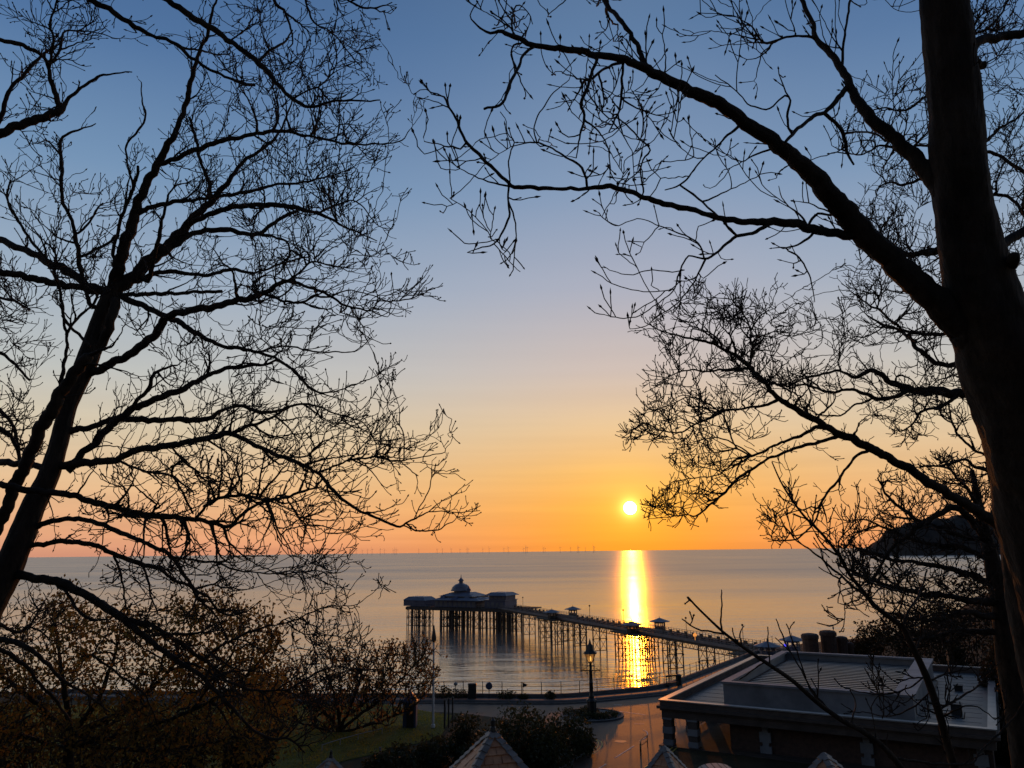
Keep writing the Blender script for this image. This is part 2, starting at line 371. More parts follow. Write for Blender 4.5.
# painted markings
zl = 7.013
def marking(name, px, wid, m, label=None):
    P = smooth_line([at_z(x, y, 7.0) for x, y in px]); return tag(ribbon(name, P, wid, 7.0, zl, m), kind='structure')
marking('give_way_line', [(608, 710), (646, 715)], 0.16, M['line'])
marking('lane_dash', [(615, 758), (634, 746)], 0.13, M['line'])
marking('lane_arc', [(640, 741), (647, 737), (648, 732), (643, 730)], 0.12, M['line'])
marking('lane_dash', [(598, 769), (606, 764)], 0.13, M['line'])
marking('stop_dash', [(640, 705), (647, 705)], 0.14, M['line'])
marking('stop_dash', [(614, 705), (622, 705)], 0.14, M['line'])
marking('stop_dash', [(634, 724), (644, 724)], 0.14, M['line'])
yl = [(588, 754), (595, 750), (599, 745), (598, 741), (592, 739)]
marking('yellow_line', yl, 0.10, M['yellow']); marking('yellow_line', [(x + 3.5, y + 0.4) for x, y in yl], 0.10, M['yellow'])
yr = [(644, 768), (664, 755), (680, 741), (690, 731), (700, 722)]
marking('yellow_line', yr, 0.12, M['yellow']); marking('yellow_line', [(x + 3.2, y + 1.4) for x, y in yr], 0.12, M['yellow'])
kl = smooth_line([at_z(x, y, 7) for x, y in [(545, 775), (565, 766), (583, 755), (593, 748), (594, 742), (585, 737)]])
tag(ribbon('kerb', kl, 0.18, 6.9, 7.12, M['kerb']), kind='structure')
mh = MB(); c = at_z(620.5, 741.5, 7)
mh.lathe([(0.55, 0), (0.55, 0.006), (0.42, 0.008), (0.40, 0.006)], (c[0], c[1], 7.008), 20)
tag(mh.build('manhole_cover', M['black'], origin=(c[0], c[1], 7.0)), 'round iron manhole cover in the middle of the road', 'manhole cover')

# headland across the bay, beyond the trees on the right
def headland():
    Y0 = 2600.0
    px = [868, 876, 885, 895, 905, 920, 940, 960, 985, 1010, 1050, 1100, 1160, 1240]
    py = [550, 541, 533, 526, 523, 521, 518, 516, 517, 514, 508, 500, 494, 490]
    X = np.array([at_y(a, 549, Y0)[0] for a in px]); Hh = np.array([max(at_y(a, b, Y0)[2], -2) for a, b in zip(px, py)])
    xs = np.linspace(X[0] - 20, X[-1], 90); hs = np.interp(xs, X, Hh)
    rng = np.random.default_rng(3)
    prof = [(-260, 0), (-180, 0.35), (-110, 0.72), (-40, 0.95), (40, 1.0), (200, 0.8), (420, -0.02)]
    V = []
    for j, (dy, k) in enumerate(prof):
        for x, h in zip(xs, hs): V.append((x * (Y0 + max(dy, 0)) / Y0, Y0 + dy + 30 * math.sin(x * 0.013), max(h, 0) * k * (1 + 0.05 * rng.standard_normal()) - 1.0))
    n = len(xs); i = (np.arange(len(prof) - 1)[:, None] * n + np.arange(n - 1)[None, :]).ravel()
    return tag(mesh_np('headland', V, [np.stack([i, i + 1, i + n + 1, i + n], 1)], M['headland'], smooth=True), kind='structure')
headland()

# ------------------------------------------------------------------ wind farm on the horizon
tz = [110, 125, 150, 160, 177, 192, 205, 228, 240, 265, 270, 275, 338, 390, 405, 430, 455, 475, 478, 520, 538, 580, 592, 636, 642, 646, 692, 697, 740, 770, 790, 793, 812, 835, 838]
tb = MB(); tb.lathe([(2.0, 0), (1.3, 80)], n=8); tb.box((0, -1.5, 81), (3.5, 8, 3.5))
for k in range(3):
    a = math.pi / 2 + 2 * math.pi * k / 3 + 0.3; r = 40; d = Vector((math.cos(a), 0, math.sin(a)))
    tb.bar(Vector((0, -7, 81)), Vector((0, -7, 81)) + d * r, 0.9, 0.25, 4)
tb.lathe([(2.2, -1.5), (2.2, 1.5)], (0, -6.5, 81), 8)
proto = tb.build('wind_turbine', M['turbine'])
rr = random.Random(4)
for i, zx in enumerate(tz):
    x = 300 + zx / 2.844
    o = proto if i == 0 else proto.copy()
    if i: COL.objects.link(o)
    Y = 11500 + rr.uniform(-1500, 3500); p = at_y(x, 552, Y)
    o.location = (p[0], Y, 0); o.rotation_euler = (0, 0, rr.uniform(-0.5, 0.5))
    tag(o, 'tiny wind turbine standing in the sea on the far horizon', 'wind turbine', 'wind turbines on the horizon')


# ------------------------------------------------------------------ the pier
PD = np.array([-0.377, 0.926]); PD /= np.linalg.norm(PD); PN = np.array([PD[1], -PD[0]])   # along the pier out to sea, and to its right
P0 = np.array([43.4, 136.9]); PLEN = 122.0
pp = lambda s, lat, z: np.array([*(P0 + PD * s + PN * lat), z])
PRZ = math.atan2(PD[1], PD[0])
HA = np.array([-0.876, 0.482]); HA /= np.linalg.norm(HA); HB = np.array([-HA[1], HA[0]]); HB = HB if HB[1] > 0 else -HB
H0 = np.array([3.0, 243.0]); hp = lambda a, b, z: np.array([*(H0 + HA * a + HB * b), z]); HRZ = math.atan2(HA[1], HA[0])
def proj(p):
    q = Rn.T @ (np.asarray(p, float) - Cn); return 512 + F * q[0] / -q[2], 384 - F * q[1] / -q[2]
def solve(fn, px, lo, hi):
    for _ in range(50):
        m = (lo + hi) / 2
        if (proj(fn(m))[0] - px) * (proj(fn(lo))[0] - px) <= 0: hi = m
        else: lo = m
    return (lo + hi) / 2
s_for = lambda px, lat: solve(lambda s: pp(s, lat, 7), px, -15, 130)
a_for = lambda px, b=2: solve(lambda a: hp(a, b, 7), px, -5, 60)
kiosk_px = [(552, -3.9), (573, 3.9), (632, -3.9), (660, 3.9), (768, -3.9), (793, 3.9)]
kiosk_s = [s_for(p, l) for p, l in kiosk_px]
porg = pp(0, 0, 0)
pier = empty('pier', porg, 'long iron seaside pier with planked deck running out over the sea', 'pier')
m = MB()
m.box(pp(PLEN / 2 - 6, 0, 6.86), (PLEN + 12, 5.6, 0.28), PRZ)
bays = []
for i in (0, 2):
    sm = (kiosk_s[i] + kiosk_s[i + 1]) / 2; bays.append(sm); m.box(pp(sm, 0, 6.859), (11.0, 11.6, 0.24), PRZ)
m.box(pp((kiosk_s[4] + kiosk_s[5]) / 2 - 1, 0, 6.859), (13, 13.0, 0.24), PRZ)
m.box(hp(22.0, 6.0, 6.858), (42.6, 13.4, 0.26), HRZ)
m.build('deck', M['pier_deck'], pier, porg)
m = MB()                                                          # lattice girders under both edges
for lat in (-2.55, 2.55):
    for s0 in np.arange(-6, PLEN, 1.25):
        m.bar(pp(s0, lat, 6.7), pp(s0 + .625, lat, 5.75), .05, n=4); m.bar(pp(s0 + .625, lat, 5.75), pp(s0 + 1.25, lat, 6.7), .05, n=4)
    m.box(pp(PLEN / 2 - 6, lat, 6.62), (PLEN + 12, .2, .18), PRZ); m.box(pp(PLEN / 2 - 6, lat, 5.72), (PLEN + 12, .2, .14), PRZ)
m.box(hp(22, -0.86, 6.45), (42.6, .22, .75), HRZ)
m.build('girder', M['pier_iron'], pier, porg)
for lat in (-2.7, 2.7):
    m = MB()
    for z in (7.45, 7.8, 8.12): m.box(pp(PLEN / 2 - 6, lat, z), (PLEN + 12, .06, .06), PRZ)
    for s0 in np.arange(-12, PLEN, 1.0): m.box(pp(s0, lat, 7.56), (.07, .07, 1.14), PRZ)
    m.box(pp(PLEN / 2 - 6, lat, 7.2), (PLEN + 12, .04, .36), PRZ)
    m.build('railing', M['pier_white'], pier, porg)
m = MB()
for z in (7.5, 8.1): m.box(hp(22, -0.6, z), (42.6, .06, .07), HRZ)
for a in np.arange(.75, 43.4, 1.0): m.box(hp(a, -0.6, 7.55), (.07, .07, 1.1), HRZ)
m.build('railing', M['pier_white'], pier, porg)
rr = random.Random(11)
def trestle(pts, zt, r, levels, jit=0.0):
    """one bent: piles with horizontals and crosses between neighbours"""
    t = MB()
    for k, (x, y) in enumerate(pts):
        t.bar((x, y, -2.5), (x + rr.uniform(-jit, jit), y, zt), r, r, 6); t.lathe([(r * 1.6, -.12), (r * 1.6, .12)], (x, y, 3.4), 6)
    for (a, b) in zip(pts[:-1], pts[1:]):
        for z in levels: t.bar((*a, z), (*b, z), .085, n=4)
        for z0, z1 in zip(levels[:-1], levels[1:]):
            t.bar((*a, z0), (*b, z1), .05, n=4); t.bar((*b, z0), (*a, z1), .05, n=4)
    t.build('trestle', M['pier_iron'], pier, porg)
bent_s = [8.6, 19.2, 29.8, 40.4, 51.0, 61.6, 72.2, 82.8, 93.4, 104.0, 113.5]
for s0 in bent_s: trestle([tuple(pp(s0, l, 0)[:2]) for l in (-1.8, 0, 1.8)], 6.7, .15, (0.9, 3.6, 6.2))
for sm in bays:
    for ds in (-3.6, 3.4): trestle([tuple(pp(sm + ds, l, 0)[:2]) for l in (-5, -3.3, -1.6)], 6.7, .14, (0.8, 3.4, 6.2)); trestle([tuple(pp(sm + ds, l, 0)[:2]) for l in (1.6, 3.3, 5)], 6.7, .14, (0.8, 3.4, 6.2))
for px0, px1, da, bs, r in ((406.5, 429, 1.25, (0.2, 2.6), .17), (438.5, 452, .95, (0.3, 3.2, 6.4, 9.0), .25), (453, 466, 1.5, (0.3, 4.2, 8.0), .24),
                            (470, 486, 2.1, (0.3, 5.0), .20), (489, 506, 1.15, (0.2, 3.2, 6.4), .24), (508, 515, 1.6, (0.4, 4.0), .18)):
    a0, a1 = a_for(px1, 0), a_for(px0, 0); a = a0
    while a <= a1:
        trestle([tuple(hp(a + rr.uniform(-.3, .3), b, 0)[:2]) for b in bs], 6.7, r * rr.uniform(.75, 1.2), (1.0, 3.8, 6.2), .05); a += da * rr.uniform(.8, 1.2)
    if len(bs) == 2: trestle([tuple(hp(q, .2, 0)[:2]) for q in np.arange(a0, a1, 2.2)], 6.7, .12, (1.0, 3.6, 6.2))

def hip(m, fn, a0, b0, la, lb, z0, z1, k, rz, over=0.0):
    """hipped roof: rectangle la x lb at z0 shrinking to k times that at z1"""
    c = fn(a0, b0, (z0 + z1) / 2); m.box(c, (la + over, lb + over, z1 - z0), rz, k)
# pavilion with dome
ac = a_for(461, 8)
org = hp(ac, 8, 7)
pv = empty('pier_pavilion', org, 'domed pavilion with tiered hipped roofs on the pier head', 'pavilion')
m = MB(); m.box(hp(ac - 1.5, 8, 8.1), (15.5, 12, 2.2), HRZ)
m.build('wall', M['pier_blue'], pv, org)
m = MB(); m.box(hp(ac - 2.2, 8, 9.1), (18.4, 14.3, .14), HRZ); hip(m, hp, ac - 2.2, 8, 17.9, 13.8, 9.17, 9.75, .80, HRZ)
m.build('skirt_roof', M['roof_grey'], pv, org)
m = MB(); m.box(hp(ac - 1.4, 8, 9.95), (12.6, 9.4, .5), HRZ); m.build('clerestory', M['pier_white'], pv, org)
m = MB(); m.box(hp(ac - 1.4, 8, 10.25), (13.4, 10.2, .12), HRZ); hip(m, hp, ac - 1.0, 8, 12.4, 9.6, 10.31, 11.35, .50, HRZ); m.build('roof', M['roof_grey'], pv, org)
for q, (a_, b_, la, lb_, z0, z1) in enumerate([(-5.6, 4.6, 2.4, 5.0, 9.5, 10.9), (3.6, 4.2, 2.2, 4.6, 9.5, 10.7), (-9.2, 5.0, 3.0, 6.0, 9.2, 10.0), (-1.6, 2.6, 2.6, 3.0, 9.2, 10.2)]):
    m = MB(); hip(m, hp, ac + a_, b_, la, lb_, z0, z1, .3, HRZ); m.build('gable', M['pier_blue'] if q % 2 else M['roof_grey'], pv, org)
m = MB()
for k in range(9): m.box(hp(ac - 1.5 - 7 + k * 1.75, 1.97, 8.0), (1.1, .06, 1.4), HRZ)
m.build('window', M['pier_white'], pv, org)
m = MB(); c = hp(ac, 8, 0); m.lathe([(2.3, 11.3), (2.3, 11.75)], c, 12); m.build('drum', M['pier_white'], pv, org)
m = MB(); m.lathe([(0.2, 11.7), (3.3, 11.72), (3.35, 11.9), (3.05, 12.5), (2.7, 13.1), (2.0, 13.7), (0.85, 14.1), (.7, 14.15)], c, 24); m.build('dome', M['roof_grey'], pv, org)
m = MB(); m.lathe([(.68, 14.1), (.68, 14.9), (1.05, 14.95), (1.0, 15.05), (.45, 15.5), (.14, 15.9), (.05, 16.9)], c, 8); m.build('lantern', M['pier_blue'], pv, org)
c2 = hp(ac - 4.2, 6, 0); m = MB(); m.lathe([(.5, 10.4), (.5, 12.2), (.75, 12.25), (.3, 12.7), (.05, 13.4)], c2, 8)
m.build('turret', M['pier_blue'], pv, org)
# two-storey building at the elbow of the pier
ae = a_for(501, 5); org = hp(ae, 5, 7)
eb = empty('pier_building', org, 'two storey flat roofed building right of the domed pier pavilion', 'building')
m = MB(); m.box(hp(ae, 5, 8.2), (7.2, 7.5, 2.4), HRZ); m.box(hp(ae - .3, 5.3, 10.1), (6.0, 6.2, 1.4), HRZ); m.build('wall', M['pier_blue'], eb, org)
m = MB(); hip(m, hp, ae - .2, 5.3, 8.0, 8.6, 10.8, 11.7, .62, HRZ); m.box(hp(ae, 5, 9.43), (7.9, 8.2, .14), HRZ); m.build('roof', M['roof_grey'], eb, org)
m = MB()
for k in range(4): m.box(hp(ae - 2.4 + k * 1.6, 1.22, 8.1), (1.0, .06, 1.3), HRZ)
for k in range(4): m.box(hp(ae - 2.4 + k * 1.4, 2.17, 10.1), (1.0, .06, .8), HRZ)
m.build('window', M['pier_white'], eb, org)
# low shed at the landing stage
al = a_for(420, 5); org = hp(al, 5, 7)
sh = empty('landing_shed', org, 'low hipped roof shed at the far left end of the pier', 'shed')
m = MB(); m.box(hp(al, 5, 7.9), (8.6, 6.5, 1.8), HRZ); m.build('wall', M['pier_blue'], sh, org)
m = MB(); hip(m, hp, al, 5, 9.0, 7.2, 8.8, 9.9, .66, HRZ); m.build('roof', M['roof_grey'], sh, org)
# kiosks on the deck
klab = ['left kiosk of the pier pair nearest the domed pavilion', 'right kiosk of the pier pair nearest the domed pavilion',
        'left kiosk of the pier pair beside the sun glitter', 'right taller kiosk of the pier pair beside the sun glitter',
        'hipped roof kiosk where the pier meets the shore', 'shore end pier kiosk with a small blue lamp']
for i, ((px, lat), s0) in enumerate(zip(kiosk_px, kiosk_s)):
    org = pp(s0, lat, 7); kz = 0.0 if i % 2 else -0.25
    k = empty('pier_kiosk', org, klab[i], 'kiosk', 'hip roofed kiosks on the pier')
    c = pp(s0, lat, 0)
    m = MB(); m.lathe([(1.2, 6.98), (1.2, 7.9)], c, 8, PRZ); m.lathe([(1.08, 8.5), (1.08, 8.95 + kz)], c, 8, PRZ)
    for q in range(8):
        an = PRZ + 2 * math.pi * q / 8; m.bar((c[0] + 1.08 * math.cos(an), c[1] + 1.08 * math.sin(an), 7.8), (c[0] + 1.08 * math.cos(an), c[1] + 1.08 * math.sin(an), 8.7), .11, n=4)
    m.build('wall', M['pier_blue'] if i > 3 else M['pier_iron'], k, org)
    m = MB(); m.lathe([(.3, 8.78 + kz), (2.25, 8.82 + kz), (2.3, 8.9 + kz), (1.0, 9.32 + kz), (.3, 9.55 + kz), (.06, 9.6 + kz), (.04, 10.0 + kz)], c, 8, PRZ + math.pi / 8)
    m.build('roof', M['roof_grey'], k, org)
    if i == 5:
        m = MB(); m.lathe([(.05, 0), (.24, .1), (.28, .28), (.2, .44), (.05, .5)], c + np.array([-1.7, -1.6, 8.0]), 10); m.build('lamp', M['blue_light'], k, org)
    if i == 4:
        m = MB(); cc = pp(s0 + 22, -2.5, 8.3); m.lathe([(.05, -.35), (.34, -.2), (.36, .15), (.05, .4)], cc, 10)
        m.bar(pp(s0 + 22, -2.5, 7), pp(s0 + 22, -2.5, 8.1), .06, n=5)
        tag(m.build('deck_lamp', M['deck_light'], origin=cc), 'small glowing orange lamp at the railing of the pier', 'lamp')
# benches along the pier
bm = MB(); bm.box((0, 0, .45), (.95, .5, .08)); bm.box((0, .24, .80), (.95, .1, .62))
for q in (-.4, .4): bm.box((q, 0, .2), (.1, .46, .42)); bm.box((q, .2, .7), (.09, .09, .6))
bproto = None
for s0 in np.arange(6, 118, 2.65):
    if min(abs(s0 - sm) for sm in bays) < 5: continue
    b = bproto.copy() if bproto else bm.build('pier_bench', M['pier_iron'])
    if bproto: COL.objects.link(b)
    bproto = bproto or b
    b.location = tuple(pp(s0, 1.2, 7.0)); b.rotation_euler = (0, 0, PRZ - math.pi / 2 + math.pi / 2)
    tag(b, 'dark bench in the row standing along the pier deck', 'bench', 'benches along the pier')
for i, px in enumerate((523, 590, 624, 687, 744)):
    s0 = s_for(px, -2.2); m = MB(); c = pp(s0, -2.2, 7)
    m.bar(c, c + np.array([0, 0, 4.0]), .07, .05, 6); m.lathe([(.05, 0), (.18, .12), (.2, .3), (.05, .42)], c + np.array([0, 0, 3.95]), 8)
    tag(m.build('pier_lamp_post', M['pier_iron'], origin=c), 'thin lamp post standing at the railing of the pier', 'lamp post', 'lamp posts on the pier')

# ------------------------------------------------------------------ the colonnaded building by the road
BA = np.array([13.1, 74.7]); BU = np.array([.512, .859]); BU /= np.linalg.norm(BU); BV = np.array([BU[1], -BU[0]]); BRZ = math.atan2(BU[1], BU[0])
bp = lambda u, v, z: np.array([*(BA + BU * u + BV * v), z])
LU, LV = 34.5, 25.7; borg = bp(0, 0, 7)
bd = empty('colonnade_building', borg, 'flat roofed white building with corner columns and raised roof beside the road', 'building')
def bbox(m, u0, u1, v0, v1, z0, z1):
    m.box(bp((u0 + u1) / 2, (v0 + v1) / 2, (z0 + z1) / 2), (u1 - u0, v1 - v0, z1 - z0), BRZ); return m
m = MB(); bbox(m, -.3, LU + .3, -.3, LV + .3, 6.85, 7.06); m.build('floor', M['pave'], bd, borg)
m = MB(); bbox(m, 1.3, 1.6, 5.7, LV - .3, 7.05, 9.95); bbox(m, 1.6, LU - .4, 5.7, 6.0, 7.05, 9.95); bbox(m, LU - .7, LU - .4, 6.0, LV - .3, 7.05, 9.95); bbox(m, 1.6, LU - .7, LV - .6, LV - .3, 7.05, 9.95)
wl = m.build('wall', M['brick'], bd, borg)
m = MB(); bbox(m, .12, LU - .12, .12, LV - .12, 9.95, 10.2); m.build('roof', M['felt'], bd, borg)
# cornice and parapet: butted pieces round the edge
def rim(m, o, w_, z0, z1, u0=0.0, v0=0.0, u1=LU, v1=LV):
    bbox(m, u0 - o, u0 - o + w_, v0 - o, v1 + o, z0, z1); bbox(m, u1 + o - w_, u1 + o, v0 - o, v1 + o, z0, z1)
    bbox(m, u0 - o + w_, u1 + o - w_, v0 - o, v0 - o + w_, z0, z1); bbox(m, u0 - o + w_, u1 + o - w_, v1 + o - w_, v1 + o, z0, z1)
m = MB(); rim(m, 0.0, .7, 9.35, 9.95); rim(m, .12, .5, 9.955, 10.12); rim(m, .34, .75, 10.125, 10.36); rim(m, .10, .42, 10.365, 10.76); m.build('cornice', M['cream'], bd, borg)
m = MB(); rim(m, .2, .62, 10.764, 10.86); m.build('coping', M['coping'], bd, borg)
# columns: square piers with broad bands (blocks) as on the photograph
def column(u, v):
    m = MB(); m.box(bp(u, v, 8.2), (.80, .80, 2.3), BRZ)
    c = m.build('column', M['cream'], bd, borg)
    k = MB()
    for z, hh in ((7.3, .45), (8.3, .55)): k.box(bp(u, v, z), (.90, .90, hh), BRZ)
    k.box(bp(u, v, 9.27), (.9, .9, .16), BRZ)
    k.build('block', M['white'], c, borg)
for u, v in [(.45, .45), (.45, 2.75), (6.6, .45), (12.4, .45), (18.2, .45), (24.0, .45), (30.0, .45)]: column(u, v)
for v in (8.75, 16.7, 24.6):                                       # pilasters on the front wall
    m = MB(); m.box(bp(1.18, v, 8.2), (.22, .5, 2.3), BRZ); c = m.build('pilaster', M['white'], bd, borg)
    k = MB()
    for z, hh in ((7.35, .55), (8.35, .8)): k.box(bp(1.16, v, z), (.3, .95, hh), BRZ)
    k.box(bp(1.14, v, 9.25), (.36, 1.05, .2), BRZ); k.build('block', M['white'], c, borg)
# raised roof block
U0, U1, V0, V1 = 3.8, 28.5, 4.6, 20.2
m = MB(); rim(m, 0, .35, 10.205, 12.0, U0, V0, U1, V1); m.build('upper_wall', M['white'], bd, borg)
m = MB(); rim(m, .16, .75, 12.004, 12.2, U0, V0, U1, V1); bbox(m, U0 + .7, U1 - .7, V1 - 1.5, V1 - .6, 12.0, 12.19); m.build('upper_coping', M['white'], bd, borg)
m = MB(); bbox(m, U0 + .36, U1 - .36, V0 + .36, V1 - .36, 11.0, 11.25); m.build('upper_roof', M['brick'], bd, borg); m = MB()
u = U0 + 1.2
while u < U1 - 1.2:
    bbox(m, u, u + .5, V0 + 1.0, V1 - 1.6, 11.253, 11.48); u += 1.05
m.build('ribbed_roof', M['ribs'], bd, borg)
for u_, v_, a_, b_, h_ in ((8, V1 + 2.4, 1.0, .8, .8), (21, V1 + 2.2, .7, .7, .45), (14, 2.2, .5, .5, .35), (30.5, 8, 1.2, .9, .6)):
    m = MB(); bbox(m, u_, u_ + a_, v_, v_ + b_, 10.205, 10.2 + h_); bbox(m, u_ - .08, u_ + a_ + .08, v_ - .08, v_ + b_ + .08, 10.2 + h_ + .003, 10.2 + h_ + .08); m.build('roof_vent', M['pier_iron'], bd, borg)
m = MB()
for u_ in np.arange(2.6, LU - 1, 2.1): bbox(m, u_, u_ + .09, .9, V0 - .12, 10.203, 10.216); bbox(m, u_ + .7, u_ + .79, V1 + .12, LV - .9, 10.203, 10.216)
m.build('felt_seams', M['black'], bd, borg)
m = MB(); q0 = [bp(29.5, 6, 10.28), bp(29.4, 12, 10.28), bp(29.6, 19, 10.28), bp(26, V1 + .5, 10.28), bp(9.2, V1 + .6, 10.28), bp(8.6, V1 + 2.4, 10.4)]
for a, b in zip(q0[:-1], q0[1:]): m.bar(a, b, .05, n=6)
m.build('roof_cable', M['black'], bd, borg)
m = MB(); m.bar(bp(LU - 1.2, 21.5, 10.2), bp(LU - 1.2, 21.5, 12.6), .05, n=6); m.bar(bp(LU - 1.2, 21.5, 11.5), bp(LU - 1.2, 21.5, 12.0), .12, n=8); m.build('vent_pipe', M['slate_o_lit'], bd, borg)
# railing between the side columns
m = MB()
for u0, u1 in ((6.95, 12.0), (12.8, 17.8), (18.6, 23.6)):
    for z in (7.25, 7.95): m.box(bp((u0 + u1) / 2, .45, z), (u1 - u0, .08, .07), BRZ)
    for u in np.arange(u0 + .25, u1, .3): m.box(bp(u, .45, 7.6), (.05, .05, .66), BRZ)
m.build('railing', M['black'], bd, borg)
# handrail at the road corner
m = MB()
q = [bp(-4.4, -.4, 0), bp(-3.0, -.9, 0), bp(-1.2, -1.0, 0)]
for z in (7.5, 7.95):
    for a, b in zip(q[:-1], q[1:]): m.bar((a[0], a[1], z), (b[0], b[1], z), .035, n=5)
for a in q: m.bar((a[0], a[1], 6.95), (a[0], a[1], 7.95), .04, n=5)
tag(m.build('handrail', M['black'], origin=(*q[0][:2], 7)), 'short black handrail at the road corner of the colonnaded building', 'railing')

# ------------------------------------------------------------------ street lamp on its island
lb = at_z(592, 714, 7.15); cx, cy = lb[0], lb[1]
m = MB(); m.lathe([(3.35, 6.9), (3.35, 7.14), (3.1, 7.16), (3.05, 7.05)], (cx, cy, 0), 40)
tag(m.build('island_kerb', M['kerb'], origin=(cx, cy, 7)), kind='structure')
lp = empty('street_lamp', (cx, cy, 7.1), 'tall black ornate street lamp with amber glass lantern on a planted island', 'street lamp')
o3 = (cx, cy, 7.1)
m = MB(); m.lathe([(.62, 7.05), (.62, 7.3), (.52, 7.36), (.50, 8.35), (.58, 8.42), (.55, 8.55), (.34, 8.75)], (cx, cy, 0), 8, math.pi / 8); m.build('plinth', M['black'], lp, o3)
m = MB(); m.lathe([(.30, 8.7), (.28, 8.95), (.22, 9.1), (.20, 10.2), (.25, 10.25), (.2, 10.32), (.17, 11.4), (.24, 11.46), (.15, 11.6), (.13, 12.2), (.24, 12.32)], (cx, cy, 0), 14); m.build('column', M['black'], lp, o3, smooth=True)
m = MB(); m.bar((cx - .95, cy, 11.52), (cx + .95, cy, 11.52), .05, n=6); m.bar((cx - .42, cy, 11.98), (cx + .42, cy, 11.98), .04, n=6)
for sx in (-1, 1):
    m.lathe([(.02, -.1), (.1, 0), (.02, .1)], (cx + sx * .98, cy, 11.52), 8); m.bar((cx + sx * .9, cy, 11.52), (cx + sx * .6, cy, 11.72), .03, n=5); m.bar((cx + sx * .25, cy, 11.1), (cx + sx * .6, cy, 11.5), .03, n=5)
m.build('ladder_bar', M['black'], lp, o3)
m = MB(); m.lathe([(.22, 12.36), (.62, 13.22)], (cx, cy, 0), 6, .3); gl = m.build('lantern_glass', M['glass'], lp, o3)
m = MB()
for k in range(6):
    a = .3 + 2 * math.pi * k / 6; m.bar((cx + .23 * math.cos(a), cy + .23 * math.sin(a), 12.34), (cx + .64 * math.cos(a), cy + .64 * math.sin(a), 13.24), .028, n=4)
m.lathe([(.25, 12.3), (.27, 12.38)], (cx, cy, 0), 6, .3)
m.build('lantern_frame', M['black'], lp, o3)
m = MB(); m.lathe([(.6, 13.22), (.82, 13.24), (.74, 13.36), (.42, 13.62), (.36, 13.9), (.30, 14.1), (.16, 14.25), (.12, 14.45), (.03, 14.75)], (cx, cy, 0), 6, .3); m.build('lantern_roof', M['black'], lp, o3)
m = MB(); m.lathe([(.03, 12.45), (.09, 12.55), (.10, 12.8), (.03, 12.95)], (cx, cy, 0), 8); m.build('bulb', M['warm_light'], lp, o3)

# white pole on the lawn
fp = at_z(433, 728, 7.0); fx, fy = fp[0], fp[1]
po = empty('white_pole', (fx, fy, 7), 'tall slender white pole with a dark furled top on the lawn edge', 'pole')
m = MB(); m.bar((fx, fy, 6.9), (fx, fy, 15.4), .13, .09, 8); m.lathe([(.2, 6.95), (.2, 7.3), (.12, 7.4)], (fx, fy, 0), 8); m.build('pole', M['bright_white'], po, (fx, fy, 7))
m = MB(); m.lathe([(.10, 15.1), (.26, 15.3), (.24, 15.7), (.14, 16.2), (.06, 16.6), (.07, 16.7), (.02, 16.8)], (fx, fy, 0), 8); m.build('finial', M['black'], po, (fx, fy, 7))

# promenade railing on the sea wall
RL_ = inset(SHORE, 0.25); RL_ = RL_[28:]
seg = np.r_[0, np.cumsum(np.linalg.norm(np.diff(RL_, axis=0), axis=1))]
rl = empty('promenade_railing', (*RL_[20], 7.4), 'thin post and wire railing on the sea wall along the promenade', 'railing')
ro = (*RL_[20], 7.4)
m = MB()
for z in (7.85, 8.3, 8.78):
    for a, b in zip(RL_[:-1], RL_[1:]): m.bar((a[0], a[1], z), (b[0], b[1], z), .022, n=4)
m.build('rail', M['black'], rl, ro)
for d in np.arange(0, seg[-1], 2.35):
    x = np.interp(d, seg, RL_[:, 0]); y = np.interp(d, seg, RL_[:, 1]); MB().bar((x, y, 7.4), (x, y, 8.85), .05, .045, 5).build('post', M['black'], rl, ro)

# things on the promenade
def on_wall(px):
    best = min(SHORE, key=lambda q: abs(proj((q[0], q[1], 7.3))[0] - px)); return best
q = inset(SHORE, 1.2)
def near(px, z=7.13, arr=q): b = min(arr, key=lambda a: abs(proj((a[0], a[1], z))[0] - px)); return np.array([b[0], b[1], z])
c = near(475.5); m = MB(); m.box(c + np.array([0, 0, .75]), (.95, .8, 1.5)); m.box(c + np.array([0, 0, 1.58]), (1.1, .95, .14), taper=.8)
b = empty('litter_bin', c, 'large dark square bin beside the promenade railing', 'bin'); m.build('body', M['black'], b, c)
k = MB(); k.box(c + np.array([0, -.41, 1.2]), (.6, .05, .22)); k.build('flap', M['pier_iron'], b, c)
c = near(486.5); b = empty('lifebuoy_post', c, 'post with a round lifebuoy cover next to the dark bin', 'lifebuoy post')
MB().bar(c, c + np.array([0, 0, 1.5]), .05, n=6).build('post', M['black'], b, c)
m = MB(); m.lathe([(.05, -.12), (.36, -.1), (.42, 0), (.36, .1), (.05, .12)], (0, 0, 0), 14)
m.v = [(c[0] + x, c[1] + z, c[2] + 1.35 + y) for x, y, z in m.v]; m.build('cover', M['blue'], b, c)
c = near(524); b = empty('small_sign', c, 'small pennant shaped sign on a thin post by the promenade railing', 'sign')
MB().bar(c, c + np.array([0, 0, 1.75]), .04, n=6).build('post', M['black'], b, c)
m = MB(); m.add([(c[0], c[1] - .06, c[2] + 1.75), (c[0] + .62, c[1] - .06, c[2] + 1.5), (c[0], c[1] - .06, c[2] + 1.2), (c[0], c[1] - .02, c[2] + 1.75), (c[0] + .62, c[1] - .02, c[2] + 1.5), (c[0], c[1] - .02, c[2] + 1.2)], [(0, 2, 1), (3, 4, 5), (0, 1, 4, 3), (1, 2, 5, 4), (2, 0, 3, 5)])
m.build('panel', M['black'], b, c)
c = near(458.5); b = empty('globe_lamp', c, 'small globe lamp on a short post near the promenade hedge', 'lamp')
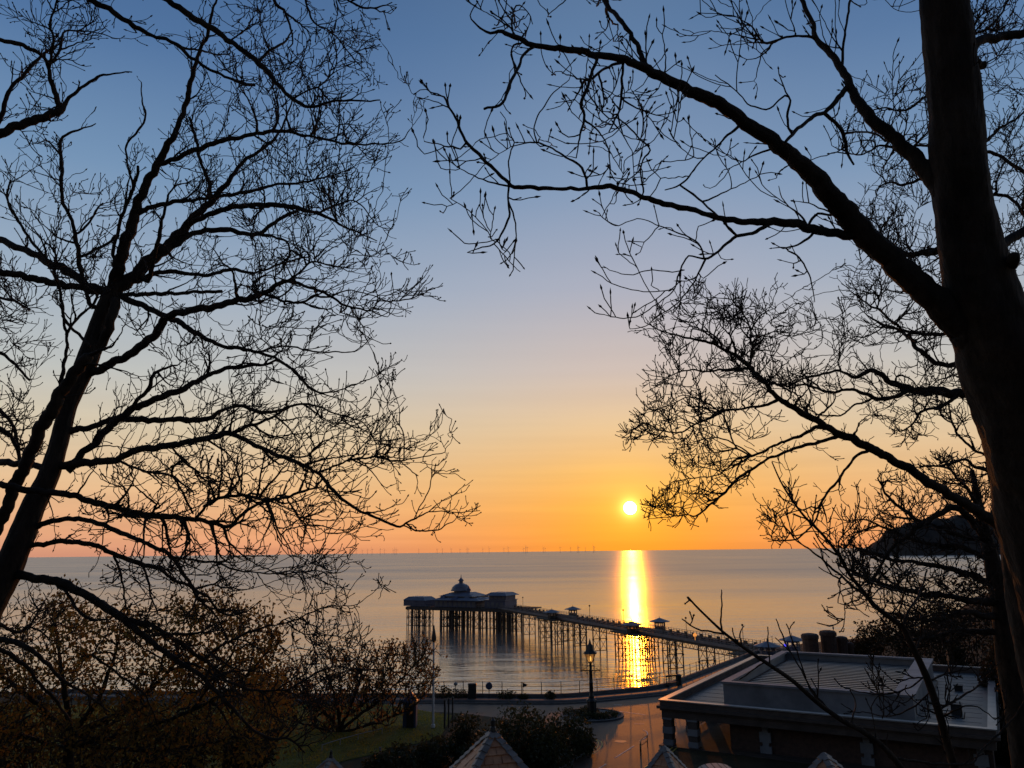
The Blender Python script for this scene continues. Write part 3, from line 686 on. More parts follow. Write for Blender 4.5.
MB().bar(c, c + np.array([0, 0, 1.35]), .05, n=6).build('post', M['black'], b, c)
m = MB(); m.lathe([(.03, -.22), (.2, -.12), (.25, 0), (.2, .14), (.03, .22)], c + np.array([0, 0, 1.55]), 10); m.build('globe', M['white'], b, c)
# bench frame and bin on the right
c = near(671.5); b = empty('promenade_bench', c, 'dark framed bench standing on the promenade near the building corner', 'bench')
T = PD[::-1]
m = MB(); m.box(c + np.array([0, 0, .48]), (1.7, .5, .08), .5); m.build('seat', M['wood'], b, c)
m = MB(); m.box(c + np.array([-.12, .22, 1.22]), (1.75, .08, .2), .5); m.build('backrest', M['wood'], b, c)
for sx in (-.8, .8):
    dx, dy = sx * math.cos(.5), sx * math.sin(.5); m = MB(); m.box(c + np.array([dx, dy, .24]), (.08, .45, .48), .5); m.box(c + np.array([dx - .12, dy + .2, .8]), (.08, .08, .8), .5); m.build('leg', M['black'], b, c)
c = near(679); m = MB(); m.lathe([(.3, 0), (.34, .1), (.36, 1.05), (.4, 1.1), (.36, 1.22), (.1, 1.3)], c, 12)
tag(m.build('litter_bin', M['black'], origin=c), 'round dark bin at the right end of the promenade bench', 'bin')
# gate posts near the lawn
for i, px in enumerate((444.5, 448.5, 452.5)):
    c = at_z(px, 729 - i * 1.5, 7.0); m = MB(); m.bar(c, c + np.array([0, 0, 2.6]), .09, .08, 6); m.lathe([(.13, 2.55), (.13, 2.65), (.03, 2.8)], c, 6)
    tag(m.build('gate_post', M['black'], origin=c), ['dark gate post nearest the white pole', 'middle dark gate post between lawn and promenade', 'dark gate post farthest from the white pole'][i], 'post', 'dark gate posts by the lawn')
c = at_z(445.5, 720, 7.0); tag(MB().bar(c, c + np.array([0, 0, 1.9]), .1, .09, 6).build('bollard', M['white'], origin=c), 'short pale post between the white pole and gate posts', 'post')
# low lawn fence and white marker
m = MB(); P = [at_z(x, y, 7.05) for x, y in [(322, 751), (340, 745), (358, 740), (382, 734)]]
for a, b in zip(P[:-1], P[1:]): m.bar(a + np.array([0, 0, .5]), b + np.array([0, 0, .5]), .035, n=4)
for a in P: m.bar(a, a + np.array([0, 0, .55]), .04, n=4)
tag(m.build('lawn_rail', M['white'], origin=P[0]), 'low pale rail crossing the lawn under the small copper tree', 'railing')
c = at_z(380, 760, 7.1); tag(MB().box(c + np.array([0, 0, .5]), (.16, .16, 1.0)).build('marker_post', M['white'], origin=c), 'short square white marker post at the lower lawn edge', 'post')
# blue kiosk behind the copper tree
c = at_z(410, 727, 7.0); b = empty('blue_hut', c, 'narrow dark blue hut with pointed roof behind the copper tree', 'hut')
m = MB(); m.box(c + np.array([0, 0, 1.2]), (1.3, 1.3, 2.4)); m.build('wall', M['blue'], b, c)
m = MB(); m.box(c + np.array([0, 0, 2.9]), (1.6, 1.6, 1.0), taper=.05); m.build('roof', M['pier_blue'], b, c)
m = MB(); m.box(c + np.array([.1, -.67, 1.0]), (.7, .05, 1.8)); m.build('door', M['black'], b, c)

# ------------------------------------------------------------------ tiled shelter roofs below the viewpoint
def shelter(px, py, d, R_, h, rot, label, mats, cat='shelter', fin=True):
    ap = at_d(px, py, d); gz_ = float(ground_z(ap[0], ap[1])); org = (ap[0], ap[1], gz_)
    t = empty('tiled_shelter', org, label, cat, 'shelters with pyramid roofs below the slope')
    view = math.atan2(-ap[1], -ap[0]); cs = [ap + np.array([R_ * math.cos(view + rot + k * math.pi / 2), R_ * math.sin(view + rot + k * math.pi / 2), -h]) for k in range(4)]
    rn = random.Random(int(px))
    for k in range(4):
        a, b = cs[k], cs[(k + 1) % 4]; mid = (a + b) / 2; down = mid - ap; L = np.linalg.norm(down); dn = down / L; ac = (b - a); Wd = np.linalg.norm(ac); ac /= Wd; nrm = np.cross(dn, ac); nrm = nrm if nrm[2] > 0 else -nrm
        m = MB(); m.add([ap, a, b], [(0, 1, 2)])
        rows = int(L / .27); 
        for r in range(rows):
            y0 = r * L / rows; y1 = y0 + L / rows * 1.18; half = Wd / 2 * (y1 / L); n = int(half * 2 / .30) + 1; off = .15 * (r % 2)
            for q in range(-n // 2 - 1, n // 2 + 2):
                x0 = q * .30 + off; x1 = x0 + .285
                lim0 = Wd / 2 * max(y0, .02) / L; lim1 = Wd / 2 * min(y1, L) / L
                if x1 <= -lim1 or x0 >= lim1: continue
                f = lambda x, y, z: ap + dn * y + ac * x + nrm * z
                l0, r0 = max(x0, -lim0), min(x1, lim0); l1, r1 = max(x0, -lim1), min(x1, lim1)
                if l0 > r0: l0 = r0 = max(-lim0, min(lim0, (x0 + x1) / 2))
                t1 = .045 + rn.uniform(-.018, .028); x0 += rn.uniform(-.012, .012); t0 = .008
                m.add([f(l0, y0, t0), f(r0, y0, t0), f(r1, y1, t1), f(l1, y1, t1), f(r1, y1, t1 - .03), f(l1, y1, t1 - .03)], [(0, 1, 2, 3), (3, 2, 4, 5)])
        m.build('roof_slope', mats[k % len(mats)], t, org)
    for k in range(4):
        a = cs[k]; dv = a - ap; L = np.linalg.norm(dv); n = int(L / .26); m = MB(); dn = dv / L; out = np.array([dv[0], dv[1], 0]); out /= np.linalg.norm(out); sd = np.array([-out[1], out[0], 0]); up = np.cross(sd, dn); up = up if up[2] > 0 else -up
        for r in range(n):
            p0 = ap + dn * (r * L / n); p1 = ap + dn * ((r + 1) * L / n * 1.0 + .05); z0 = .05; z1 = .10
            vs = []
            for p, z in ((p0, z0), (p1, z1)): vs += [p + sd * .17 + up * (z - .10), p + up * z, p - sd * .17 + up * (z - .10)]
            m.add(vs, [(0, 1, 4, 3), (1, 2, 5, 4), (3, 4, 5)])
        m.build('hip_tiles', M['ridge'], t, org)
    if fin:
        m = MB(); m.lathe([(.14, -.05), (.11, .08), (.08, .12), (.085, .3), (.04, .36), (.02, .42)], ap, 8); m.build('finial', M['black'], t, org)
    for k in range(4):
        a = ap + (cs[k] - ap) * .86; m = MB(); m.bar((a[0], a[1], float(ground_z(a[0], a[1])) - .3), (a[0], a[1], a[2] + .02), .09, n=8); m.build('post', M['wood'], t, org)
    m = MB()
    for k in range(4): a = cs[k] * .9 + ap * .1; b = cs[(k + 1) % 4] * .9 + ap * .1; m.bar(a - np.array([0, 0, .08]), b - np.array([0, 0, .08]), .07, n=4)
    m.build('eaves_beam', M['wood'], t, org)
    return t
shelter(493, 730, 26, 3.3, 2.75, -0.56, 'nearest tiled pyramid roof with grey and orange-lit slopes and dark finial', [M['slate_o_lit'], M['slate'], M['slate'], M['slate_o_lit']])  # slopes towards the camera take the tile colour with glow painted in
shelter(331, 757, 46, 3.0, 2.3, -0.5, 'small reddish tiled roof peeping up under the copper tree', [M['slate_o_lit'], M['slate'], M['slate'], M['slate_o_lit']])
shelter(664, 746, 36, 2.6, 2.6, 0.45, 'tiled pyramid roof in front of the colonnade corner column', [M['slate_o_lit'], M['slate'], M['slate'], M['slate_o_lit']], fin=False)
shelter(824, 753, 30, 2.2, 1.9, 0.5, 'small dark tiled roof tip before the long front wall', [M['slate_o_lit'], M['slate'], M['slate'], M['slate_o_lit']], fin=False)
ap = at_d(722, 766, 38); gz_ = float(ground_z(ap[0], ap[1])); org = (ap[0], ap[1], gz_)
t = empty('curved_canopy', org, 'pale curved striped canopy roof between two tiled shelters', 'canopy')
m = MB(); n = 9
for k in range(n):
    a0 = math.pi * (k / n); a1 = math.pi * ((k + .86) / n)
    for x0 in (0,): m.add([(ap[0] - .9 * math.cos(a0), ap[1] - 1.2, ap[2] - .6 + .35 * math.sin(a0)), (ap[0] - .9 * math.cos(a1), ap[1] - 1.2, ap[2] - .6 + .35 * math.sin(a1)), (ap[0] - .9 * math.cos(a1), ap[1] + 1.6, ap[2] - .6 + .35 * math.sin(a1)), (ap[0] - .9 * math.cos(a0), ap[1] + 1.6, ap[2] - .6 + .35 * math.sin(a0))], [(0, 3, 2, 1)])
m.build('canopy', M['ridge'], t, org)
for sx in (-.85, .85):
    for sy in (-1.1, 1.5): MB().bar((ap[0] + sx, ap[1] + sy, float(ground_z(ap[0] + sx, ap[1] + sy)) - .3), (ap[0] + sx, ap[1] + sy, ap[2] - .55), .06, n=6).build('post', M['black'], t, org)

# ------------------------------------------------------------------ stone turrets behind the building
tl = ['stout dark round turret left of the tallest one behind the roof', 'tallest dark round turret behind the roof with a bird on top', 'lower dark turret joined to the right of the tallest', 'lowest dark turret at the right end of the row']
for i, (px, py, wpx) in enumerate([(809.5, 633.5, 15.5), (827.5, 630.5, 15), (841, 636.5, 11), (849, 642.5, 8)]):
    Y = 119.0 + i * .6; p = at_y(px, py, Y); r = wpx / 2 / F * Y * 1.0; z0 = float(ground_z(p[0], Y)) - .3
    m = MB(); m.lathe([(r * .95, z0), (r * .95, p[2] - .75), (r * 1.06, p[2] - .7), (r * 1.06, p[2] - .25), (r * .9, p[2] - .05), (r * .35, p[2] + .06)], (p[0], Y, 0), 12)
    tag(m.build('stone_turret', M['brick'], origin=(p[0], Y, z0)), tl[i], 'turret', 'turrets behind the building')
    if i == 1:
        c = Vector((p[0] + .75, Y - .3, p[2])); m = MB()
        m.lathe([(.02, -.28), (.09, -.12), (.12, .05), (.08, .22), (.05, .3), (.07, .36), (.05, .44), (.01, .47)], c + Vector((0, 0, .35)), 8); m.bar(c + Vector((.05, 0, .75)), c + Vector((.17, 0, .73)), .02, .004, 4)
        m.bar(c, c + Vector((0, 0, .12)), .015, n=4); m.bar(c + Vector((-.02, 0, .1)), c + Vector((-.12, 0, -.12)), .04, .03, 4)
        tag(m.build('gull', M['black'], origin=c), 'dark bird perched on the tallest turret', 'bird')

# ------------------------------------------------------------------ foliage helpers
def leaf_faces(centres, size, rng, jitter=0.35, droop=0.0):
    """one small folded rhombus per centre, random turn"""
    n = len(centres); c = np.asarray(centres) + rng.normal(0, jitter, (n, 3))
    d = rng.normal(size=(n, 3)); d[:, 2] -= droop; d /= np.linalg.norm(d, axis=1)[:, None]
    e = np.cross(d, rng.normal(size=(n, 3))); e /= np.linalg.norm(e, axis=1)[:, None]
    nn = np.cross(d, e)
    s = size * rng.uniform(.55, 1.35, n)[:, None]
    V = np.stack([c - d * s, c + e * s * .55 + nn * s * .12, c + d * s, c - e * s * .55 + nn * s * .12], 1).reshape(-1, 3)
    i = np.arange(n)[:, None] * 4
    return V, np.concatenate([i, i + 1, i + 2, i + 3], 1)
def shell_pts(ell, n, rng, inner=0.45):
    out = []
    vol = np.array([e[3] * e[4] * e[5] for e in ell]); pr = vol ** .67; pr /= pr.sum()
    k = rng.choice(len(ell), n, p=pr)
    d = rng.normal(size=(n, 3)); d /= np.linalg.norm(d, axis=1)[:, None]
    lump = 1 + .16 * np.sin(d[:, 0] * 7 + k) * np.cos(d[:, 1] * 6 + 2 * k) + .12 * np.sin(d[:, 2] * 11 + k * 3)
    r = (inner + (1 - inner) * rng.random(n) ** .5) * lump
    E = np.array(ell)[k]
    return E[:, :3] + d * r[:, None] * E[:, 3:6]
def bush(name, centre, lobes, n, size, material, label, cat='bush', group=None, seed=0, stems=5):
    """lobes: (dx,dy,dz,rx,ry,rz) about the base point"""
    rng = np.random.default_rng(seed); c = np.asarray(centre, float)
    b = empty(name, c, label, cat, group)
    ell = [(c[0] + l[0], c[1] + l[1], c[2] + l[2], l[3], l[4], l[5]) for l in lobes]
    P = shell_pts(ell, n, rng); P = P[P[:, 2] > c[2] - .1]
    V, Fq = leaf_faces(P, size, rng, size * .8)
    mesh_np('foliage', V, [Fq], material, b, c)
    m = MB()
    for k in range(stems):
        l = lobes[k % len(lobes)]; e = c + np.array([l[0] + rng.uniform(-.5, .5) * l[3], l[1] + rng.uniform(-.5, .5) * l[4], l[2] + rng.uniform(0, .6) * l[5]]); m.bar(c + np.array([rng.uniform(-.3, .3), rng.uniform(-.3, .3), -.2]), e, .07, .02, 5)
    m.build('stem', M['twig'], b, c)
    return b

def grass():
    rng = np.random.default_rng(77); poly = np.array([p[:2] for p in lawn]); lo, hi = poly.min(0), poly.max(0); q = rng.uniform(lo, hi, (150000, 2)); ins = np.zeros(len(q), bool)
    for (x1, y1), (x2, y2) in zip(poly, np.roll(poly, 1, axis=0)): ins ^= ((y1 > q[:, 1]) != (y2 > q[:, 1])) & (q[:, 0] < (x2 - x1) * (q[:, 1] - y1) / (y2 - y1 + 1e-9) + x1)
    q = q[ins][:60000]; n = len(q); h = rng.uniform(.06, .16, n) * (1 + .5 * np.sin(q[:, 0] * .9) * np.sin(q[:, 1] * .7)); a = rng.uniform(0, 6.28, n); wd = .035
    b = np.c_[q, np.full(n, 7.045)]; d = np.c_[np.cos(a) * wd, np.sin(a) * wd, np.zeros(n)]; t = b + np.c_[rng.normal(0, .04, (n, 2)), h]
    V = np.stack([b - d, b + d, t], 1).reshape(-1, 3); i = np.arange(n)[:, None] * 3
    tag(mesh_np('grass', V, [np.concatenate([i, i + 1, i + 2], 1)], M['blade']), kind='stuff')
grass()
# bushes on the mound beside the road
def bush_px(px, pyb, wpx, hpx, label, mt='leaf_d', n=2600, seed=1, size=.16, z=7.05, grp='bushes on the mound beside the road'):
    c = at_z(px, pyb, z); k = np.linalg.norm(c - Cn) / F; w_, h = wpx * k / 2, hpx * k
    rg = np.random.default_rng(seed); lobes = [(0, 0, h * .42, w_ * .72, w_ * .7, h * .52)]
    for q in range(5): a = rg.uniform(0, 6.28); lobes.append((w_ * .55 * math.cos(a), w_ * .5 * math.sin(a), h * rg.uniform(.2, .5), w_ * rg.uniform(.32, .5), w_ * rg.uniform(.3, .45), h * rg.uniform(.3, .48)))
    return bush('bush', c, lobes, n, size, M[mt], label, 'bush', grp, seed)
bush_px(522, 766, 74, 56, 'largest rounded dark bush on the mound behind the nearest tiled roof', n=3800, seed=21)
bush_px(566, 757, 52, 40, 'dark bush at the right end of the mound beside the curved kerb', n=2600, seed=22)
bush_px(548, 772, 60, 34, 'low dark bush in front on the mound by the curved kerb', n=2400, seed=27)
bush_px(584, 752, 22, 20, 'smallest dark bush at the kerb corner of the mound', n=900, seed=23)
bush_px(470, 760, 40, 44, 'upright dark bush left of the nearest tiled roof', n=1900, seed=24)
bush_px(436, 768, 52, 30, 'low spreading dark bush below the white pole', n=1900, seed=25)
bush_px(395, 776, 60, 26, 'low dark bush at the bottom edge of the lawn', n=1900, seed=26)
bush_px(478, 774, 60, 24, 'low dark bush tucked behind the left slope of the tiled roof', n=1800, seed=28)
for px, w_, h, l, s_ in [(436, 26, 12, 'low dark hedge bush by the globe lamp', 31), (457, 26, 9, 'small dark bush beside the litter bin', 32), (502, 19, 7, 'low rounded bush at the railing left of the pennant sign', 33), (551, 9, 7, 'tiny dark bush at the railing left of the street lamp', 34), (520, 10, 4, 'very low plant patch under the pennant sign', 35)]:
    c = near(px, 7.1); k = np.linalg.norm(c - Cn) / F
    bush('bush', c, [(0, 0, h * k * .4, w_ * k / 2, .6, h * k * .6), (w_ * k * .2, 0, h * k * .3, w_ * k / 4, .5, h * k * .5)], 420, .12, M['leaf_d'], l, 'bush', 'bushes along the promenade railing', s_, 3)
lob = []
rg = np.random.default_rng(5)
for k in range(16): a = rg.uniform(0, 6.28); r = 2.6 * math.sqrt(rg.random()); lob.append((r * math.cos(a), r * math.sin(a), .12, .75, .75, rg.uniform(.3, .55)))
bush('island_planting', (cx, cy, 7.06), lob, 3200, .11, M['leaf_d'], 'low round bed of shrubs around the foot of the street lamp', 'plants', None, 41, 8)
# bushes and undergrowth on the slope right of the building
hb = [(872, 660, 122, 46, 40), (905, 655, 116, 50, 44), (940, 655, 108, 60, 64), (975, 650, 104, 66, 84), (1012, 650, 98, 78, 104), (1050, 660, 92, 84, 122), (1005, 706, 78, 44, 70), (1030, 740, 70, 60, 90), (1012, 780, 62, 50, 60), (850, 662, 126, 20, 20), (960, 688, 100, 34, 46)]
hl = ['outermost low bush on the slope beside the turrets', 'second bush up the slope right of the turrets', 'broad dark bush on the slope behind the annex roof', 'dark bush on the slope left of the big trunk', 'tall dark thicket behind the big trunk', 'tallest dark thicket at the right edge', 'dark bush beside the right end of the building', 'dark bush below the big trunk at the right edge', 'lowest dark bush at the bottom right corner', 'small bush touching the lowest turret', 'dark bush over the back corner of the annex roof']
for i, ((px, pyb, d, wpx, hpx), l) in enumerate(zip(hb, hl)):
    p = at_d(px, pyb, d); k = d / F; w_, h = wpx * k / 2, hpx * k; zb = min(float(ground_z(p[0], p[1])), p[2]) - .2; h += max(0, p[2] - zb) ; rg = np.random.default_rng(60 + i)
    lobes = [(0, 0, h * .45, w_ * .75, w_ * .7, h * .52)] + [(w_ * rg.uniform(-.7, .7), w_ * rg.uniform(-.6, .6), h * rg.uniform(.25, .75), w_ * rg.uniform(.3, .5), w_ * rg.uniform(.3, .5), h * rg.uniform(.18, .3)) for _ in range(7)]
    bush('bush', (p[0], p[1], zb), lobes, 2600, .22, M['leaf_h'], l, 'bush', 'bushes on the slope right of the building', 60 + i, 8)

for i, (px, pyb, wpx, hpx, l) in enumerate([(30, 775, 90, 62, 'dark shrub under the broad leafy tree at the bottom left corner'), (110, 778, 90, 56, 'dark shrub under the broad leafy tree right of its trunk'), (185, 776, 80, 52, 'dark shrub between the two brown leafy trees'), (250, 774, 60, 44, 'dark shrub at the foot of the middle leafy tree'), (-25, 772, 60, 70, 'dark shrub cut by the left edge of the view')]):
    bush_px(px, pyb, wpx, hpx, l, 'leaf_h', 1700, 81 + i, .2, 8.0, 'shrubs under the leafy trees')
# ------------------------------------------------------------------ trees: traced limbs, twigs grown by space colonisation
def catmull(P, step):
    P = np.asarray(P, float)
    if len(P) < 3: Q = P
    else:
        Q = [P[0]]
        E = np.vstack([2 * P[0] - P[1], P, 2 * P[-1] - P[-2]])
        for i in range(len(P) - 1):
            a, b, c, d = E[i], E[i + 1], E[i + 2], E[i + 3]; n = 6
            for t in np.linspace(0, 1, n + 1)[1:]:
                Q.append(.5 * ((2 * b) + (-a + c) * t + (2 * a - 5 * b + 4 * c - d) * t * t + (-a + 3 * b - 3 * c + d) * t ** 3))
        Q = np.array(Q)
    L = np.r_[0, np.cumsum(np.linalg.norm(np.diff(Q[:, :3], axis=0), axis=1))]
    n = max(2, int(round(L[-1] / step)) + 1); s = np.linspace(0, L[-1], n)
    return np.stack([np.interp(s, L, Q[:, k]) for k in range(Q.shape[1])], 1)

def tube_mesh(P, R, sides, rng=None, rough=0.0, ph=0.0):
    P = np.asarray(P, float); T = np.gradient(P, axis=0); T /= np.linalg.norm(T, axis=1)[:, None] + 1e-12
    ref = np.array([0, 1.0, 0]); U = np.cross(T, ref); U /= np.linalg.norm(U, axis=1)[:, None] + 1e-9; W_ = np.cross(T, U)
    a = 2 * np.pi * np.arange(sides) / sides
    RR = np.asarray(R)[:, None] * np.ones(sides)[None]
    if rough:
        s = np.arange(len(P))[:, None]
        RR = RR * (1 + .5 * rough * np.sin(11 * a[None] + .4 * np.sin(.11 * s)) + .6 * rough * np.maximum(0, np.sin(.23 * s + ph) * np.sin(2 * a[None] + .05 * s)) ** 3)
        RR = RR * (1 + rough * (np.sin(3 * a[None] + ph + .13 * s) + .7 * np.sin(5 * a[None] - .21 * s + ph) + .6 * np.sin(.9 * s + 2 * a[None]) * np.sin(.37 * s + ph)) / 1.6)
    V = P[:, None] + U[:, None] * (RR * np.cos(a))[..., None] + W_[:, None] * (RR * np.sin(a))[..., None]
    n = len(P); i = (np.arange(n - 1)[:, None] * sides + np.arange(sides)[None]).ravel(); j = (np.arange(n - 1)[:, None] * sides + (np.arange(sides)[None] + 1) % sides).ravel()
    Fq = np.stack([i, j, j + sides, i + sides], 1)
    V = V.reshape(-1, 3); V = np.vstack([V, P[0], P[-1] + T[-1] * R[-1] * .6]); k = len(V)
    Ft = [[q, k - 2, (q + 1) % sides] for q in range(sides)] + [[(n - 1) * sides + q, (n - 1) * sides + (q + 1) % sides, k - 1] for q in range(sides)]
    return V, [Fq, np.array(Ft)]

class Tree:
    def __init__(self, seed, step_px, depth, thick=1.0):
        self.rng = np.random.default_rng(seed); self.pos = []; self.par = []; self.rad = []; self.px = []; self.dep = []; self.limbs = []; self.sp = step_px; self.d0 = depth; self.th = thick
    def limb(self, pts, depth=None, spread=None, attach=True, part='limb', snap=26):
        """pts: (x, y, width in px); depth at the start is that of the limb it springs from"""
        P = np.array(pts, float); n0 = len(self.pos); par = -1; d0 = self.d0 if depth is None else depth; jp = None
        if attach and n0:
            q = np.array(self.px); dd = np.hypot(q[:, 0] - P[0, 0], q[:, 1] - P[0, 1]); k = int(dd.argmin())
            if dd[k] < snap: par = k; d0 = self.dep[k]; P = np.vstack([[q[k, 0], q[k, 1], min(P[0, 2], 2 * self.rad[k] * F / self.dep[k])], P]) if dd[k] > 1.5 else P
        C = catmull(P, self.sp * .8); n = len(C); L = n * self.sp * .8
        if part == 'limb' and n > 4:                                # kinks and knuckles of real wood
            s = np.arange(n) * self.sp * .8; T = np.gradient(C[:, :2], axis=0); T /= np.linalg.norm(T, axis=1)[:, None] + 1e-9; N = np.stack([-T[:, 1], T[:, 0]], 1)
            amp = np.minimum(1.3, .35 + C[:, 2] * .10) * np.minimum(1, s / 14)
            wv = sum(self.rng.uniform(.5, 1) * np.sin(s / lam * 6.283 + self.rng.uniform(0, 6.28)) for lam in (13, 21, 34, 55)) * .55 + self.rng.normal(0, .22, n)
            C[:, :2] += N * (amp * wv)[:, None]
            kb = np.minimum(1, 5 / C[:, 2]); C[:, 2] *= 1 + kb * (.07 * np.sin(s / 11 + self.rng.uniform(0, 6)) + .05 * np.sin(s / 29 + self.rng.uniform(0, 6)) + self.rng.normal(0, .05, n))
        sp_ = spread if spread is not None else self.rng.uniform(-1, 1) * min(2.2, .35 + L * self.d0 / F * .45)
        t = np.linspace(0, 1, n); D = d0 + sp_ * t ** 1.2 + .10 * np.sin(t * 6 + self.rng.uniform(0, 6)) * t
        X = np.array([at_d(c[0], c[1], d) for c, d in zip(C, D)]); Rd = C[:, 2] / 2 * D / F * self.th
        for k in range(n):
            self.pos.append(X[k]); self.par.append(par if k == 0 else len(self.pos) - 2); self.rad.append(Rd[k]); self.px.append((C[k, 0], C[k, 1])); self.dep.append(D[k])
        if part == 'trunk':                                         # carry the foot of the trunk down into the ground
            g0 = float(ground_z(X[0][0], X[0][1])) - .3
            if X[0][2] > g0 + .2:
                k = max(2, int((X[0][2] - g0) / .35)); lean = (X[0] - X[min(4, n - 1)]); lean[2] = 0; lean = lean / (np.linalg.norm(lean) + 1e-9) * .35 * min(1.5, X[0][2] - g0)
                ft = np.array([[X[0][0], X[0][1], 0] + lean * t_ ** .7 + np.array([0, 0, X[0][2] + (g0 - X[0][2]) * t_]) for t_ in np.linspace(1, 0, k, endpoint=False)])
                X = np.vstack([ft, X]); Rd = np.r_[Rd[0] * (1 + .35 * np.linspace(1, 0, k, endpoint=False) ** 3), Rd]
        self.limbs.append((part, X, Rd))
        return self
    def grow(self, zones, up=0.05, wob=0.25, first=.06, centre=None, levels=None, fine=None, out=.05):
        """secondaries by space colonisation through the crown, then three orders of twigs sprouting along the wood"""
        self.out = out; self.nfix = len(self.pos); self.centre = np.array(at_d(*centre, self.d0)) if centre else np.array(self.pos[0])
        if first: self._pass([(z[0], max(3, int(z[1] * first)), z[2], z[3]) for z in zones], 5.0, 46, 90, up, wob, .8, .30 + out * 3)
        if fine: self._pass([(z[0], int(z[1] * fine), z[2], z[3]) for z in zones], 2.3, 12, 120, up, wob, .55, .22)
        wmax = 9.0; u = self.d0 / F
        src = [i for i in range(len(self.pos)) if self.par[i] >= 0 and (i >= self.nfix or self.rad[i] < wmax / 2 * u)]
        polys = [np.array(z[0], float) for z in zones]
        allsrc = list(src); new = src
        for k, (p, n0, n1, ang, upt, wb) in enumerate(levels or [(.13, 6, 18, 48, .035, .16), (.20, 3, 9, 46, .06, .18), (.12, 2, 4, 45, .10, .2)]):
            s_ = new if k < 2 else allsrc
            new = self._sprout(s_, p, n0, n1, ang, upt, wb, polys); allsrc += new
        self.pos = np.array(self.pos); self.par = np.array(self.par)
        return self
    def _sprout(self, src, p, n0, n1, ang, upt, wb, polys):
        rng = self.rng; src = np.array(src); src = src[rng.random(len(src)) < p]
        if len(src) == 0: return []
        st = self.sp * self.d0 / F; pos = np.array(self.pos); par = np.array(self.par)
        T = pos[src] - pos[par[src]]; T /= np.linalg.norm(T, axis=1)[:, None] + 1e-9
        N = rng.normal(size=T.shape) * np.array([1, .75, 1]); N -= T * (N * T).sum(1)[:, None]; N /= np.linalg.norm(N, axis=1)[:, None] + 1e-9
        a = np.radians(rng.normal(ang, 11, len(src)))[:, None]; D = np.cos(a) * T + np.sin(a) * N; D[:, 2] += upt * 2; D /= np.linalg.norm(D, axis=1)[:, None]
        left = rng.integers(n0, n1 + 1, len(src)); head = src.copy(); P = pos[src]; curl = rng.normal(0, wb * .35, D.shape); zig = rng.normal(0, wb, D.shape); made = []
        o = len(pos); newP = []; newpar = []; step = 0
        while len(head):
            zig = -zig * rng.uniform(.6, 1.1, (len(head), 1)) + rng.normal(0, wb * .5, zig.shape)
            ow = P - self.centre; ow /= np.linalg.norm(ow, axis=1)[:, None] + 1e-9
            D = D + curl + zig + self.out * ow + np.array([0, 0, upt]); D /= np.linalg.norm(D, axis=1)[:, None]
            P = P + D * st * rng.uniform(.75, 1.15, (len(head), 1))
            q = (P - Cn) @ Rn; px = 512 + F * q[:, 0] / -q[:, 2]; py = 384 - F * q[:, 1] / -q[:, 2]; ins = np.zeros(len(P), bool)
            for poly in polys:
                jn = np.roll(poly, 1, axis=0); c = np.zeros(len(P), bool)
                for (x1, y1), (x2, y2) in zip(poly, jn): c ^= ((y1 > py) != (y2 > py)) & (px < (x2 - x1) * (py - y1) / (y2 - y1 + 1e-9) + x1)
                ins |= c
            idx = o + len(newP) + np.arange(len(P)); newP += list(P); newpar += list(head); made += list(idx); head = idx
            left = left - 1; k = (left > 0) & (ins | (rng.random(len(P)) < .45)); head, P, D, curl, zig, left = head[k], P[k], D[k], curl[k], zig[k], left[k]; step += 1
        self.pos = list(pos) + newP; self.par = list(par) + newpar
        return [int(i) for i in made]
    def _pass(self, zones, kill, infl, iters, up, wob, inertia, outward):
        rng = self.rng; A = []
        for poly, cnt, dm, ds in zones:
            poly = np.array(poly, float); lo, hi = poly.min(0), poly.max(0); got = 0
            while got < cnt:
                q = rng.uniform(lo, hi, (cnt * 2, 2)); ins = np.zeros(len(q), bool); j = len(poly) - 1
                for i in range(len(poly)):
                    c = ((poly[i, 1] > q[:, 1]) != (poly[j, 1] > q[:, 1])) & (q[:, 0] < (poly[j, 0] - poly[i, 0]) * (q[:, 1] - poly[i, 1]) / (poly[j, 1] - poly[i, 1] + 1e-9) + poly[i, 0]); ins ^= c; j = i
                q = q[ins][:cnt - got]; got += len(q); d = dm + rng.normal(0, ds, len(q)).clip(-2 * ds, 2 * ds)
                A += [at_d(a[0], a[1], dd) for a, dd in zip(q, d)]
        A = np.array(A); st = self.sp * self.d0 / F; kd, infd = kill * st, infl * st
        P = np.array(self.pos); par = list(self.par); pos = [p for p in P]
        near_i = np.zeros(len(A), int); near_d = np.full(len(A), 1e9)
        for s in range(0, len(P), 800):
            dd = np.linalg.norm(A[:, None] - P[None, s:s + 800], axis=2); k = dd.argmin(1); v = dd[np.arange(len(A)), k]; b = v < near_d; near_d[b] = v[b]; near_i[b] = k[b] + s
        alive = near_d > kd; seen = {}
        heading = {}
        for it in range(iters):
            act = np.where(alive & (near_d < infd))[0]
            if len(act) == 0: break
            ids, inv = np.unique(near_i[act], return_inverse=True)
            base = np.array([pos[i] for i in ids]); v = A[act] - base[inv]; v /= np.linalg.norm(v, axis=1)[:, None]
            D = np.zeros((len(ids), 3)); np.add.at(D, inv, v); D /= np.linalg.norm(D, axis=1)[:, None] + 1e-9
            prev = np.array([pos[i] - pos[par[i]] if par[i] >= 0 else np.zeros(3) for i in ids]); prev /= np.linalg.norm(prev, axis=1)[:, None] + 1e-9
            ow = base - self.centre; ow /= np.linalg.norm(ow, axis=1)[:, None] + 1e-9
            D = D + inertia * prev * (np.array([1.0 if i >= self.nfix else .35 for i in ids])[:, None]) + outward * ow + rng.normal(0, wob, D.shape) + np.array([0, 0, up]); D /= np.linalg.norm(D, axis=1)[:, None] + 1e-9
            N = base + D * st; keep = []
